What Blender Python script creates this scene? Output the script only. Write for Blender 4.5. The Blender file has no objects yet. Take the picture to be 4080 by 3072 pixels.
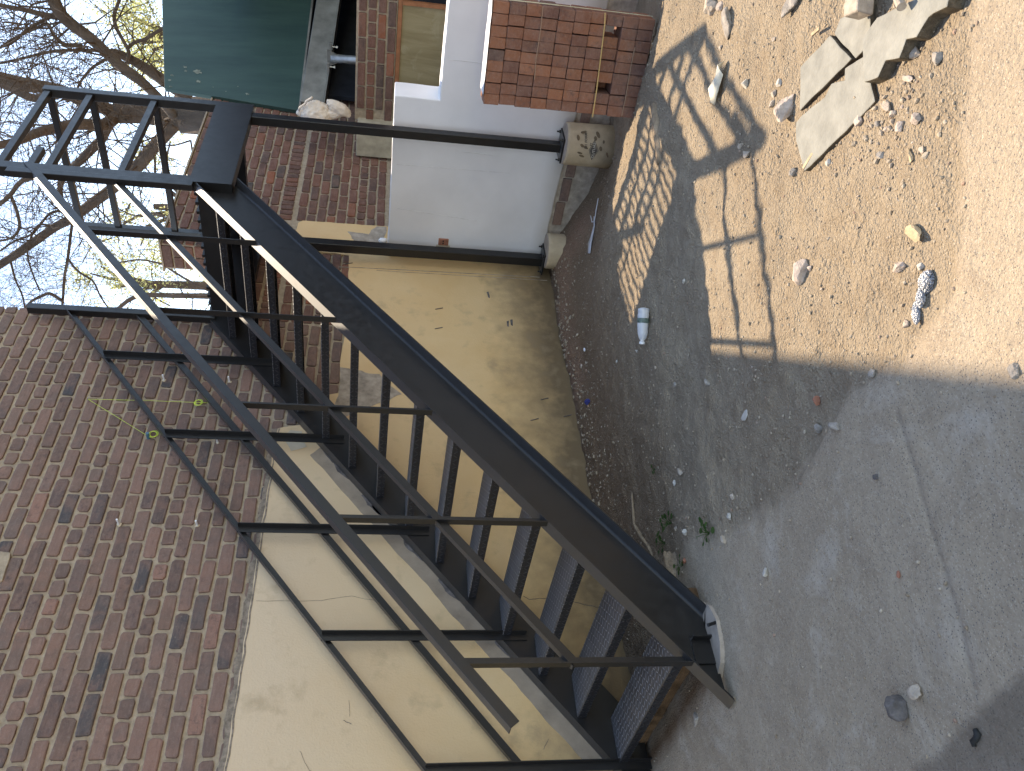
import bpy, math, random
import numpy as np
from mathutils import Vector, Matrix, noise
R = math.radians
random.seed(7); RNG = np.random.default_rng(7)
scene = bpy.context.scene
C = scene.collection

# ------------------------------------------------------------------ camera (phone held on its side)
YAW, PITCH, ROLL, FPX = 0.7675, 0.1599, -0.0454, 3391.7
CAM = Vector((4.2216, -1.6781, 1.4801))
_f = Vector((-math.sin(YAW)*math.cos(PITCH), math.cos(YAW)*math.cos(PITCH), -math.sin(PITCH)))
_r = Vector((math.cos(YAW), math.sin(YAW), 0)); _d = _f.cross(_r)
RIGHT = _r*math.cos(ROLL) + _d*math.sin(ROLL); DOWN = -_r*math.sin(ROLL) + _d*math.cos(ROLL)
cd = bpy.data.cameras.new('camera'); cam = bpy.data.objects.new('camera', cd); C.objects.link(cam)
cd.sensor_fit = 'HORIZONTAL'; cd.sensor_width = 36; cd.lens = FPX/4080*36; cd.clip_start = .05; cd.clip_end = 2000
m = Matrix((DOWN, RIGHT, -_f)).transposed().to_4x4(); m.translation = CAM; cam.matrix_world = m
scene.camera = cam
# ------------------------------------------------------------------ sky, sun, exposure
SUN_TO = Vector((-1.62, 1.92, 3.82)).normalized()
elev = math.asin(SUN_TO.z)
w = bpy.data.worlds.new('World'); scene.world = w; w.use_nodes = True
nt = w.node_tree; bg = nt.nodes['Background']
sky = nt.nodes.new('ShaderNodeTexSky'); sky.sky_type = 'NISHITA'; sky.sun_disc = False
sky.sun_elevation = elev; sky.sun_rotation = math.atan2(SUN_TO.x, SUN_TO.y)
sky.altitude = 1200; sky.air_density = 1.0; sky.dust_density = 0.25; sky.ozone_density = 2.0
nt.links.new(sky.outputs[0], bg.inputs[0]); bg.inputs[1].default_value = 0.15
sl = bpy.data.lights.new('sun', 'SUN'); sl.energy = 2.45; sl.angle = R(0.53); sl.color = (1, .965, .89)
so = bpy.data.objects.new('sun', sl); C.objects.link(so); so.rotation_euler = SUN_TO.to_track_quat('Z', 'Y').to_euler()
vs = scene.view_settings; vs.view_transform = 'Standard'; vs.look = 'None'; vs.exposure = 1.93; vs.gamma = 1
vs.use_white_balance = True; vs.white_balance_temperature = 8500; vs.white_balance_tint = 13
vs.use_curve_mapping = False
scene.cycles.max_bounces = 7; scene.cycles.diffuse_bounces = 4; scene.cycles.transparent_max_bounces = 8

# ------------------------------------------------------------------ helpers: place by line of sight on real planes
def ray(x, y): return RIGHT*((3072-y-1536)/FPX) + DOWN*((x-2040)/FPX) + _f
def at(x, y, depth): return CAM + ray(x, y)*depth
def onX(x, y, c): d = ray(x, y); return CAM + d*((c-CAM.x)/d.x)
def onY(x, y, c): d = ray(x, y); return CAM + d*((c-CAM.y)/d.y)
def sstep(t, a, b):
    t = min(max((t-a)/(b-a), 0), 1); return t*t*(3-2*t)
def gz(x, y):
    z = -.2*sstep(y, 2.85, 3.95)*sstep(x, .05, .9)*(1-sstep(y, 4.6, 5.2))
    z += .03*(1-sstep(x, -.1, .35))*sstep(y, .6, 1.4)
    return z
def gp(x, y, up=0.0):
    z = 0
    for _ in range(6):
        d = ray(x, y); p = CAM + d*((z-CAM.z)/d.z); z = gz(p.x, p.y)+up
    return Vector((p.x, p.y, gz(p.x, p.y)))
def project(p):
    v = Vector(p)-CAM; z = v.dot(_f)
    if z <= 0: return None
    return (2040+FPX*v.dot(DOWN)/z, 3072-1536-FPX*v.dot(RIGHT)/z, z)

class MB:
    def __init__(s): s.v = []; s.f = []
    def add(s, vs_, fs): o = len(s.v); s.v += [tuple(p) for p in vs_]; s.f += [tuple(i+o for i in f) for f in fs]; return s
    def box(s, lo, hi):
        (a, b, c), (d, e, g) = lo, hi
        return s.add([(a,b,c),(d,b,c),(d,e,c),(a,e,c),(a,b,g),(d,b,g),(d,e,g),(a,e,g)],
                     [(0,3,2,1),(4,5,6,7),(0,1,5,4),(1,2,6,5),(2,3,7,6),(3,0,4,7)])
    def bar(s, p, q, a, b, up=(0,0,1), oa=0, ob=0):
        p, q = Vector(p), Vector(q); d = (q-p).normalized(); u = d.cross(Vector(up))
        u = u.normalized() if u.length > 1e-6 else Vector((1,0,0)); v = u.cross(d).normalized()
        vs_ = []
        for e in (p, q):
            for i, j in ((-1,-1),(1,-1),(1,1),(-1,1)): vs_.append(e + u*(i*a/2+oa) + v*(j*b/2+ob))
        return s.add(vs_, [(3,2,1,0),(4,5,6,7),(0,1,5,4),(1,2,6,5),(2,3,7,6),(3,0,4,7)])
    def sweep(s, prof, p, q, u, v, plane_p=None, plane_q=None):
        """prof: closed 2-D outline; swept p->q; planes (point, normal) trim the ends"""
        p, q, u, v = Vector(p), Vector(q), Vector(u), Vector(v); d = (q-p).normalized(); n = len(prof); vs_ = []
        for e, pl in ((p, plane_p), (q, plane_q)):
            for a, b in prof:
                x = e + u*a + v*b
                if pl: x = x + d*((Vector(pl[0])-x).dot(Vector(pl[1]))/d.dot(Vector(pl[1])))
                vs_.append(x)
        fs = [(i, (i+1) % n, n+(i+1) % n, n+i) for i in range(n)] + [tuple(range(n))[::-1], tuple(range(n, 2*n))]
        return s.add(vs_, fs)
    def tube(s, pts, rad, n=6, cap=True):
        pts = [Vector(p) for p in pts]
        if not hasattr(rad, '__len__'): rad = [rad]*len(pts)
        vs_ = []; ref = None
        for i, p in enumerate(pts):
            d = (pts[min(i+1, len(pts)-1)]-pts[max(i-1, 0)]).normalized()
            if ref is None: ref = d.orthogonal().normalized()
            u = (ref-d*ref.dot(d)); u = u.normalized() if u.length > 1e-6 else d.orthogonal().normalized(); ref = u; w_ = d.cross(u)
            for k in range(n):
                a = 2*math.pi*k/n; vs_.append(p+(u*math.cos(a)+w_*math.sin(a))*rad[i])
        fs = [(i*n+k, i*n+(k+1) % n, (i+1)*n+(k+1) % n, (i+1)*n+k) for i in range(len(pts)-1) for k in range(n)]
        if cap: fs += [tuple(range(n))[::-1], tuple(range((len(pts)-1)*n, len(pts)*n))]
        return s.add(vs_, fs)
    def lathe(s, prof, o=(0,0,0), axis=(0,0,1), n=20, wob=0):
        axis = Vector(axis).normalized(); u = axis.orthogonal().normalized(); w_ = axis.cross(u); o = Vector(o); vs_ = []
        for r, h in prof:
            for k in range(n):
                a = 2*math.pi*k/n; rr = r*(1+wob*noise.noise(Vector((math.cos(a)*1.5, math.sin(a)*1.5, h*9))))
                vs_.append(o+axis*h+(u*math.cos(a)+w_*math.sin(a))*rr)
        m_ = len(prof)
        fs = [(i*n+k, i*n+(k+1) % n, (i+1)*n+(k+1) % n, (i+1)*n+k) for i in range(m_-1) for k in range(n)]
        fs += [tuple(range(n))[::-1], tuple(range((m_-1)*n, m_*n))]
        return s.add(vs_, fs)
    def prism(s, poly, z0, z1, f=lambda x, y, z: (x, y, z)):
        n = len(poly); ar = sum(poly[i][0]*poly[(i+1) % n][1]-poly[(i+1) % n][0]*poly[i][1] for i in range(n))
        if ar < 0: poly = poly[::-1]
        vs_ = [f(x, y, z0) for x, y in poly]+[f(x, y, z1) for x, y in poly]
        return s.add(vs_, [tuple(range(n))[::-1], tuple(range(n, 2*n))]+[(i, (i+1) % n, n+(i+1) % n, n+i) for i in range(n)])

def rock_mb(r, seed, sq_=(1,1,1), n=2):
    t = (1+5**.5)/2; V = [Vector(v).normalized() for v in ((-1,t,0),(1,t,0),(-1,-t,0),(1,-t,0),(0,-1,t),(0,1,t),(0,-1,-t),(0,1,-t),(t,0,-1),(t,0,1),(-t,0,-1),(-t,0,1))]
    Fs = [(0,11,5),(0,5,1),(0,1,7),(0,7,10),(0,10,11),(1,5,9),(5,11,4),(11,10,2),(10,7,6),(7,1,8),(3,9,4),(3,4,2),(3,2,6),(3,6,8),(3,8,9),(4,9,5),(2,4,11),(6,2,10),(8,6,7),(9,8,1)]
    for _ in range(n):
        cache = {}; nf = []
        def mid(a, b):
            k = (min(a, b), max(a, b))
            if k not in cache: V.append(((V[a]+V[b])/2).normalized()); cache[k] = len(V)-1
            return cache[k]
        for a, b, c in Fs: x, y, z = mid(a, b), mid(b, c), mid(c, a); nf += [(a,x,z),(b,y,x),(c,z,y),(x,y,z)]
        Fs = nf
    rn = random.Random(seed); pl = [(Vector((rn.gauss(0,1), rn.gauss(0,1), rn.gauss(0,1))).normalized(), rn.uniform(.45, .8)) for _ in range(12)]
    out = []
    for v in V:
        s = min([1.0]+[d/max(v.dot(p), 1e-3) for p, d in pl if v.dot(p) > 0]); s *= 1+.10*noise.noise(v*2.5+Vector((seed, 0, 0)))
        out.append((v.x*s*r*sq_[0], v.y*s*r*sq_[1], v.z*s*r*sq_[2]))
    mb = MB(); mb.add(out, Fs); return mb

MAT = {}
def obj(name, mb, mat, parent=None, smooth=False, loc=None, kind=None, bevel=0):
    me = bpy.data.meshes.new(name); me.from_pydata(mb.v, [], mb.f); me.update()
    if smooth: me.polygons.foreach_set('use_smooth', [True]*len(me.polygons))
    me.materials.append(MAT[mat]); o = bpy.data.objects.new(name, me); C.objects.link(o)
    if parent: o.parent = parent
    if loc: o.location = loc
    if kind: o['kind'] = kind
    if bevel:
        b = o.modifiers.new('bevel', 'BEVEL'); b.width = bevel; b.segments = 2; b.limit_method = 'ANGLE'; b.angle_limit = R(40)
    return o
def tag(o, label=None, cat=None, group=None, kind=None):
    if label: o['label'] = label
    if cat: o['category'] = cat
    if group: o['group'] = group
    if kind: o['kind'] = kind
    return o
def thing(name, label, cat, group=None):
    o = bpy.data.objects.new(name, None); C.objects.link(o); o.empty_display_size = .1
    return tag(o, label, cat, group)

# ------------------------------------------------------------------ materials
class NT:
    def __init__(s, name):
        s.m = bpy.data.materials.new(name); s.m.use_nodes = True; s.t = s.m.node_tree; s.b = s.t.nodes['Principled BSDF']; MAT[name] = s.m
        s.out = s.t.nodes['Material Output']
    def n(s, typ, inp=None, **kw):
        nd = s.t.nodes.new('ShaderNode'+typ)
        for k, v in kw.items(): setattr(nd, k, v)
        for k, v in (inp or {}).items(): s.set(nd.inputs[k], v)
        return nd
    def set(s, sock, v):
        if isinstance(v, bpy.types.NodeSocket): s.t.links.new(v, sock)
        else:
            if hasattr(sock.default_value, '__len__') and not hasattr(v, '__len__'): v = (v,)*len(sock.default_value)
            if hasattr(v, '__len__') and len(v) == 3 and len(sock.default_value) == 4: v = (*v, 1)
            sock.default_value = v
    def math(s, op, a, b=0.0, c=0.0, clamp=False):
        nd = s.n('Math', {0: a, 1: b, 2: c}, operation=op, use_clamp=clamp); return nd.outputs[0]
    def pos(s): return s.n('NewGeometry').outputs['Position']
    def noise(s, vec, scale, detail=4, rough=.55, dist=0):
        return s.n('TexNoise', {'Vector': vec, 'Scale': scale, 'Detail': detail, 'Roughness': rough, 'Distortion': dist}).outputs['Fac']
    def map(s, v, a, b, c=0, d=1): return s.n('MapRange', {0: v, 1: a, 2: b, 3: c, 4: d}).outputs[0]
    def mix(s, f, a, b, blend='MIX'):
        nd = s.n('Mix', data_type='RGBA', blend_type=blend); s.set(nd.inputs[0], f); s.set(nd.inputs[6], a); s.set(nd.inputs[7], b); return nd.outputs[2]
    def ramp(s, f, stops, interp='LINEAR'):
        nd = s.n('ValToRGB'); s.set(nd.inputs[0], f); cr = nd.color_ramp; cr.interpolation = interp
        while len(cr.elements) < len(stops): cr.elements.new(.5)
        for e, (p, c) in zip(cr.elements, stops): e.position = p; e.color = (*c, 1)
        return nd.outputs[0]
    def vmul(s, v, k): return s.n('VectorMath', {0: v, 1: k}, operation='MULTIPLY').outputs[0]
    def bump(s, h, strength, dist=.01): s.set(s.b.inputs['Normal'], s.n('Bump', {'Height': h, 'Strength': strength, 'Distance': dist}).outputs[0])
    def fin(s, col, rough=.8, spec=.3, metal=0): s.set(s.b.inputs['Base Color'], col); s.set(s.b.inputs['Roughness'], rough); s.set(s.b.inputs['Specular IOR Level'], spec); s.set(s.b.inputs['Metallic'], metal); return s

def simple(name, col, rough=.8, spec=.3, metal=0, var=.25, scale=14, bump=.15, dist=.004):
    k = NT(name); p = k.pos(); a = k.noise(p, scale, 6, .6); b_ = k.noise(p, scale*7, 4)
    c = k.mix(k.map(a, .3, .7), tuple(x*(1-var) for x in col), tuple(min(1, x*(1+var)) for x in col))
    k.fin(c, rough, spec, metal); k.bump(k.math('ADD', a, b_), bump, dist); return k

def brick_mat(name, stops, joint_dust=.12):
    k = NT(name); g = k.n('NewGeometry'); p = g.outputs['Position']
    rnd = k.math('FRACT', k.math('ADD', k.n('ObjectInfo').outputs['Random'], g.outputs['Random Per Island']))
    base = k.ramp(rnd, stops)
    n1 = k.noise(p, 9, 5, .6, .6); n2 = k.noise(p, 34, 6, .65); n3 = k.noise(p, 170, 3)
    r2 = k.math('FRACT', k.math('MULTIPLY', rnd, 7.31))
    base = k.mix(k.map(n1, .42, .66, 0, .85), base, k.mix(.55, base, (.29, .16, .12)))
    base = k.mix(k.math('MULTIPLY', k.map(n2, .5, .72), k.map(r2, .3, 1, .1, .8)), base, (.075, .055, .055))
    base = k.mix(k.math('MULTIPLY', k.map(k.noise(p, 60, 5, .7), .56, .74), joint_dust*3), base, (.36, .29, .23))
    base = k.mix(k.map(n3, .3, .7, 0, .3), base, k.mix(.5, base, (.02, .015, .012)))
    st_ = k.noise(k.vmul(p, (40, 14, 70)), 1, 5, .6, .5); base = k.mix(k.map(st_, .5, .72, 0, .42), base, k.mix(.55, base, (.33, .24, .20))); base = k.mix(k.map(st_, .42, .28, 0, .4), base, (.07, .05, .05))
    k.fin(base, .86, .25); k.bump(k.math('ADD', n2, k.math('MULTIPLY', n3, .6)), .5, .006); return k
brick_mat('brick_wall', [(0,(.20,.132,.105)),(.10,(.145,.098,.083)),(.2,(.215,.135,.103)),(.3,(.115,.082,.074)),(.4,(.225,.145,.115)),(.5,(.135,.097,.087)),(.6,(.235,.147,.117)),(.68,(.17,.12,.102)),(.76,(.25,.15,.118)),(.84,(.185,.128,.107)),(.885,(.062,.064,.070)),(.915,(.08,.075,.077)),(.94,(.30,.165,.125)),(1,(.20,.13,.104))])
brick_mat('brick_far', [(0,(.17,.075,.055)),(.2,(.12,.068,.055)),(.4,(.20,.085,.055)),(.55,(.105,.068,.058)),(.7,(.18,.078,.055)),(.8,(.072,.062,.055)),(.88,(.30,.10,.05)),(.93,(.16,.075,.055)),(1,(.21,.09,.06))])
brick_mat('brick_pack', [(0,(.30,.115,.06)),(.15,(.22,.09,.055)),(.3,(.33,.128,.066)),(.42,(.165,.078,.058)),(.55,(.31,.12,.06)),(.68,(.20,.088,.058)),(.8,(.35,.14,.074)),(.9,(.26,.105,.06)),(1,(.13,.08,.066))], .12)
simple('mortar', (.375, .30, .222), .95, .1, var=.22, scale=30, bump=.6, dist=.008)

def plaster_mat():
    k = NT('plaster'); p = k.pos(); sx = k.n('SeparateXYZ', {0: p})
    a = k.noise(p, 1.3, 5, .6, .4); b_ = k.noise(p, 6, 6, .6); f = k.noise(p, 90, 4)
    c = k.mix(k.map(a, .3, .7), (.66, .42, .195), (.73, .505, .265))
    up = k.map(k.math('ADD', sx.outputs[2], k.math('MULTIPLY', a, .5)), .8, 2.2)       # paler weathered paint higher up
    c = k.mix(k.math('MULTIPLY', up, k.map(sx.outputs[1], 3.2, 1.2, .15, .75)), c, (.60, .485, .36))
    stain = k.math('MULTIPLY', k.map(k.math('SUBTRACT', sx.outputs[2], k.math('MULTIPLY', b_, .55)), .38, -.16), .92, clamp=True)
    c = k.mix(stain, c, (.12, .083, .05))
    c = k.mix(k.math('MULTIPLY', k.map(b_, .56, .74), .5), c, (.36, .26, .155))
    scr = k.noise(k.n('VectorMath', {0: p, 1: (30, 60, 5)}, operation='MULTIPLY').outputs[0], 1, 4, .6)
    c = k.mix(k.math('MULTIPLY', k.map(scr, .70, .76), .3), c, (.2, .15, .1))
    k.fin(c, .75, .25); k.bump(k.math('ADD', b_, k.math('MULTIPLY', f, .35)), .6, .008)
plaster_mat()
def white_mat():
    k = NT('white_plaster'); p = k.pos(); sx = k.n('SeparateXYZ', {0: p}); a = k.noise(p, 2.2, 5); f = k.noise(p, 40, 5)
    c = k.mix(k.map(a, .3, .7), (.66, .645, .65), (.76, .745, .75))
    c = k.mix(k.map(k.math('ADD', sx.outputs[2], k.math('MULTIPLY', a, -.2)), .14, -.03, 0, .7), c, (.3, .25, .2))
    k.fin(c, .6, .3); k.bump(k.math('ADD', a, k.math('MULTIPLY', f, .2)), .25, .01)
white_mat()
simple('cement_rim', (.25, .20, .155), .95, .1, var=.4, scale=40, bump=.7, dist=.008)
simple('cement_strip', (.31, .245, .185), .95, .1, var=.18, scale=9, bump=.3)
simple('stub_grey', (.60, .58, .57), .8, .2)
simple('cement', (.36, .30, .245), .95, .1, var=.35, scale=16, bump=.5, dist=.006)
simple('cement_dark', (.13, .115, .11), .95, .1, var=.5, scale=20, bump=.6, dist=.006)
simple('plaster_pale', (.50, .43, .33), .9, .15, var=.12, scale=9, bump=.3)

def steel_mat(name, col, rough, dust=.0, tread=False):
    k = NT(name); p = k.pos(); a = k.noise(p, 7, 5); f = k.noise(p, 130, 4)
    c = k.mix(k.map(a, .35, .7), col, tuple(x*1.35 for x in col))
    if dust:
        up = k.n('SeparateXYZ', {0: k.n('NewGeometry').outputs['Normal']}).outputs[2]
        d = k.math('MULTIPLY', k.math('MULTIPLY', k.map(k.noise(p, 11, 6, .65), .3, .75, .15, 1), k.map(up, .3, .9)), dust)
        c = k.mix(d, c, (.26, .25, .25))
    r = k.map(k.noise(p, 22, 4), .3, .7, rough-.06, rough+.08)
    nup = k.map(k.n('SeparateXYZ', {0: k.n('NewGeometry').outputs['Normal']}).outputs[2], .6, .78)
    k.fin(c, k.math('ADD', r, k.math('MULTIPLY', nup, .16)), k.map(nup, 0, 1, .5, 1.0)); k.set(k.b.inputs['Coat Weight'], k.math('MULTIPLY', nup, .8)); k.set(k.b.inputs['Coat Roughness'], .5)
    if tread:
        # raised lozenges of chequer plate, alternating at +-45 degrees
        s3 = k.n('SeparateXYZ', {0: p}); sc = 1/.030
        u = k.math('MULTIPLY', s3.outputs[0], sc); v = k.math('MULTIPLY', k.math('ADD', s3.outputs[1], s3.outputs[2]), sc)
        par = k.math('MODULO', k.math('ABSOLUTE', k.math('ADD', k.math('FLOOR', u), k.math('FLOOR', v))), 2)
        fu = k.math('SUBTRACT', k.math('FRACT', u), .5); fv = k.math('SUBTRACT', k.math('FRACT', v), .5)
        sg = k.math('SUBTRACT', k.math('MULTIPLY', par, 2), 1)
        l = k.math('ADD', fu, k.math('MULTIPLY', fv, sg)); t_ = k.math('SUBTRACT', fu, k.math('MULTIPLY', fv, sg))
        d2 = k.math('ADD', k.math('POWER', k.math('MULTIPLY', k.math('ABSOLUTE', l), 1.25), 2), k.math('POWER', k.math('MULTIPLY', k.math('ABSOLUTE', t_), 4.6), 2))
        h = k.map(d2, .2, .85, 1, 0); k.bump(k.math('ADD', h, k.math('MULTIPLY', f, .1)), 1.0, .0035)
        k.set(k.b.inputs['Base Color'], k.mix(k.math('MULTIPLY', h, k.map(k.n('SeparateXYZ', {0: k.n('NewGeometry').outputs['Normal']}).outputs[2], .3, .9, .06, .75)), c, (.36, .36, .37)))  # lozenges painted pale on upward faces as a highlight
    else: k.bump(k.math('ADD', a, k.math('MULTIPLY', f, .3)), .12, .003)
steel_mat('steel_black', (.0085, .008, .0085), .38, .04)
steel_mat('steel_tread', (.008, .0085, .012), .36, .30, True)
simple('rust_soil', (.12, .07, .04), .95, .1, var=.5, scale=13, bump=.5, dist=.01)
simple('rusty_face', (.10, .05, .028), .95, .1, var=.7, scale=24, bump=.7, dist=.008)
def ground_mat():
    k = NT('ground'); p = k.pos()
    at_ = lambda nm: k.n('Attribute', attribute_name=nm).outputs['Fac']
    s3 = k.n('SeparateXYZ', {0: p})
    a = k.noise(p, 1.1, 6, .6, .3); b_ = k.noise(p, 7, 6, .62, .3); g = k.noise(p, 60, 5, .7); h = k.noise(p, 260, 3, .7)
    dirt = k.mix(k.map(a, .32, .68), (.30, .232, .163), (.39, .312, .225))
    dirt = k.mix(k.map(b_, .45, .75, 0, .6), dirt, (.24, .172, .112))
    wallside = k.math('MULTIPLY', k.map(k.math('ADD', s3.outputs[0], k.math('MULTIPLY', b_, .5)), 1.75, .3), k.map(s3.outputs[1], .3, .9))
    dirt = k.mix(k.math('MULTIPLY', wallside, .9), dirt, (.19, .118, .075))           # darker, browner soil along the wall
    vor = k.n('TexVoronoi', {'Vector': p, 'Scale': 190}, feature='F1'); vd = vor.outputs['Distance']
    chip = k.n('SeparateColor', {0: vor.outputs['Color']}).outputs[0]
    dirt = k.mix(k.math('MULTIPLY', k.map(chip, .86, .93, 0, .7), k.map(vd, .5, .3)), dirt, (.54, .47, .37))
    dirt = k.mix(k.math('MULTIPLY', k.map(chip, .12, .05, 0, .6), k.map(vd, .5, .3)), dirt, (.18, .145, .11))
    con = k.mix(k.map(a, .3, .7), (.405, .318, .23), (.48, .385, .285))
    con = k.mix(k.map(k.noise(p, 3.1, 6, .7, .8), .54, .70, 0, .75), con, (.60, .52, .43))
    con = k.mix(k.map(k.noise(p, 1.9, 6, .7, .5), .5, .7, 0, .45), con, (.31, .237, .172))
    con = k.mix(k.map(b_, .55, .72, 0, .5), con, (.31, .235, .168))
    vor2 = k.n('TexVoronoi', {'Vector': p, 'Scale': 210}, feature='F1'); ch2 = k.n('SeparateColor', {0: vor2.outputs['Color']}).outputs[1]
    con = k.mix(k.math('MULTIPLY', k.map(ch2, .78, .86), k.map(vor2.outputs['Distance'], .5, .35)), con, (.55, .46, .36))
    con = k.mix(k.math('MULTIPLY', k.map(ch2, .16, .1), k.map(vor2.outputs['Distance'], .5, .35)), con, (.19, .17, .15))
    cm = k.map(k.math('ADD', at_('conc'), k.math('MULTIPLY', k.math('SUBTRACT', b_, .5), .22)), -.03, .03)
    col = k.mix(cm, dirt, con)
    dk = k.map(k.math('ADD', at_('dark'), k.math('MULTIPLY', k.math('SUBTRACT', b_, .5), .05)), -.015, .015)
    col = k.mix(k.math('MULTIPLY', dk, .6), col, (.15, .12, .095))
    jt = k.map(k.math('ADD', at_('joint'), k.math('MULTIPLY', k.math('SUBTRACT', g, .5), .02)), .012, .002)
    col = k.mix(k.math('MULTIPLY', jt, .3), col, (.16, .12, .09))
    ru = k.math('MULTIPLY', k.map(k.math('ADD', at_('rust'), k.math('MULTIPLY', k.math('SUBTRACT', b_, .5), .10)), .10, .0), .9)
    col = k.mix(ru, col, (.13, .065, .03))
    rub = k.math('MULTIPLY', k.map(k.math('ADD', at_('rubble'), k.math('MULTIPLY', k.math('SUBTRACT', b_, .5), .3)), .25, .05), .45)
    col = k.mix(rub, col, (.34, .20, .145))
    col = k.mix(k.map(g, .35, .7, 0, .35), col, k.mix(.55, col, (.10, .08, .06)))
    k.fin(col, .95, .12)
    cl = k.map(k.n('TexVoronoi', {'Vector': p, 'Scale': 46}, feature='F1').outputs['Distance'], .1, .6, 1, 0); cl2 = k.map(k.n('TexVoronoi', {'Vector': p, 'Scale': 105}, feature='F1').outputs['Distance'], .1, .6, 1, 0)
    cl = k.math('MULTIPLY', k.math('ADD', k.math('MULTIPLY', cl, k.map(k.noise(p, 5, 4), .42, .62)), k.math('MULTIPLY', cl2, .6)), k.math('SUBTRACT', 1, k.math('MULTIPLY', cm, .65)))
    hh = k.math('ADD', k.math('MULTIPLY', cl, .55), k.math('MULTIPLY', b_, .8)); hh = k.math('ADD', hh, k.math('ADD', k.math('MULTIPLY', g, .6), k.math('MULTIPLY', h, .3)))
    k.bump(hh, .9, .022)
ground_mat()
simple('stone_pale', (.40, .33, .265), .9, .2, var=.25, scale=30, bump=.5, dist=.006)
simple('stone_white', (.46, .42, .365), .9, .2, var=.12, scale=40, bump=.3)
simple('stone_pink', (.44, .355, .295), .9, .2, var=.35, scale=26, bump=.5, dist=.006)
simple('stone_grey', (.29, .255, .22), .9, .2, var=.35, scale=34, bump=.6, dist=.006)
simple('stone_dark', (.12, .105, .098), .9, .2, var=.4, scale=40, bump=.6, dist=.006)
simple('brick_chip', (.33, .14, .09), .9, .2, var=.3, scale=30, bump=.4)
simple('slab', (.235, .228, .20), .85, .2, var=.2, scale=13, bump=.5, dist=.006); simple('slab_side_shade', (.15, .12, .085), .95, .1, var=.4, scale=40, bump=.9, dist=.015)  # second slab colour is darker: shade of the broken sides painted in
simple('soil', (.30, .22, .15), .95, .1, var=.3, scale=30, bump=.6, dist=.01)
def speck():
    k = NT('pebbles'); g = k.n('NewGeometry'); c = k.ramp(g.outputs['Random Per Island'], [(0,(.26,.20,.14)),(.3,(.36,.29,.215)),(.55,(.31,.245,.18)),(.75,(.42,.345,.26)),(.9,(.22,.18,.14)),(.96,(.33,.21,.15)),(1,(.47,.41,.34))])
    k.fin(c, .9, .2)
speck()
simple('former_card', (.46, .36, .245), .8, .25, var=.16, scale=12, bump=.25)
simple('card_stain', (.17, .12, .075), .85, .2, var=.2, scale=30)
simple('card_ink', (.10, .085, .07), .8, .2, var=.25, scale=60)
simple('scuff_green', (.17, .19, .155), .8, .2, var=.6, scale=40)
simple('card_wear', (.52, .46, .38), .85, .2, var=.1)
simple('concrete_pad', (.37, .305, .25), .9, .2, var=.18, scale=14, bump=.4)
def green_mat():
    k = NT('green_paint'); p = k.pos(); s3 = k.n('SeparateXYZ', {0: p}); a = k.noise(k.vmul(p, (6, 6, 1.1)), 1, 6, .65); b_ = k.noise(p, 5, 6, .7)
    c = k.mix(k.map(a, .3, .7), (.018, .046, .042), (.034, .075, .062))
    c = k.mix(k.math('MULTIPLY', k.map(b_, .66, .72), k.map(k.math('ADD', s3.outputs[0], s3.outputs[1]), 6.7, 6.1, 0, .5)), c, (.30, .32, .27))
    k.fin(c, .55, .35); k.bump(a, .2, .01)
green_mat()
simple('galvanised', (.23, .225, .205), .5, .4, .35, var=.35, scale=5, bump=.15)
simple('zinc_pipe', (.42, .41, .38), .38, .5, .7, var=.25, scale=18, bump=.15)
simple('dark_void', (.018, .02, .026), .9, .1, var=.4, scale=4)  # near-black colour stands in for the shade of the empty space
simple('dark_earth', (.07, .052, .036), .95, .1, var=.4, scale=6)
simple('varnished_wood', (.30, .12, .055), .5, .35, var=.25, scale=12, bump=.15)
def ply():
    k = NT('plywood'); p = k.pos(); a = k.noise(k.vmul(p, (9, 9, 1.4)), 1, 6, .65, .8); b_ = k.noise(p, 5, 6, .65, .8)
    c = k.mix(k.map(a, .3, .7), (.21, .165, .085), (.34, .28, .165)); c = k.mix(k.map(b_, .55, .7, 0, .55), c, (.42, .37, .25)); k.fin(c, .8, .2); k.bump(a, .2, .005)
ply()
simple('ledge', (.40, .35, .26), .9, .15, var=.2, scale=10, bump=.3)
simple('sack', (.72, .62, .52), .8, .2, var=.12, scale=16, bump=.5, dist=.01)
simple('strap_yellow', (.52, .33, .13), .5, .4, var=.1); simple('strap_pale', (.60, .55, .36), .5, .4, var=.1); simple('strap_brown', (.30, .18, .12), .6, .3, var=.1)
simple('plastic_white', (.75, .75, .76), .4, .5, var=.06); simple('plastic_blue', (.012, .022, .16), .45, .5, var=.3, scale=60, bump=.6, dist=.01)
simple('nylon_line', (.55, .68, .10), .5, .4, var=.1); simple('anchor_blue', (.05, .14, .20), .5, .4); simple('putty', (.55, .45, .32), .9, .2)
simple('wood_chip', (.40, .30, .19), .85, .2, var=.3, scale=30, bump=.4); simple('foil', (.32, .33, .35), .32, .5, .7, var=.35, scale=25, bump=.6, dist=.01)
simple('rubber', (.02, .02, .02), .7, .3); simple('bark_strip', (.62, .56, .45), .8, .2, var=.2, scale=30, bump=.4)
def plastic_clear():
    k = NT('plastic_clear'); k.fin((.78, .78, .80), .3, .5); k.set(k.b.inputs['Transmission Weight'], .35); k.set(k.b.inputs['Alpha'], .9)
plastic_clear()
simple('bottle_label', (.10, .14, .12), .5, .4, var=.5, scale=60)
def bark():
    k = NT('bark'); p = k.pos(); a = k.noise(k.vmul(p, (5, 5, 1.5)), 1, 6, .7); b_ = k.noise(p, 14, 5, .7)
    c = k.mix(k.map(a, .3, .7), (.07, .054, .044), (.155, .118, .094)); c = k.mix(k.map(b_, .6, .75, 0, .4), c, (.20, .19, .09)); k.fin(c, .9, .15); k.bump(k.math('ADD', a, b_), .6, .05)
bark()
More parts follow.
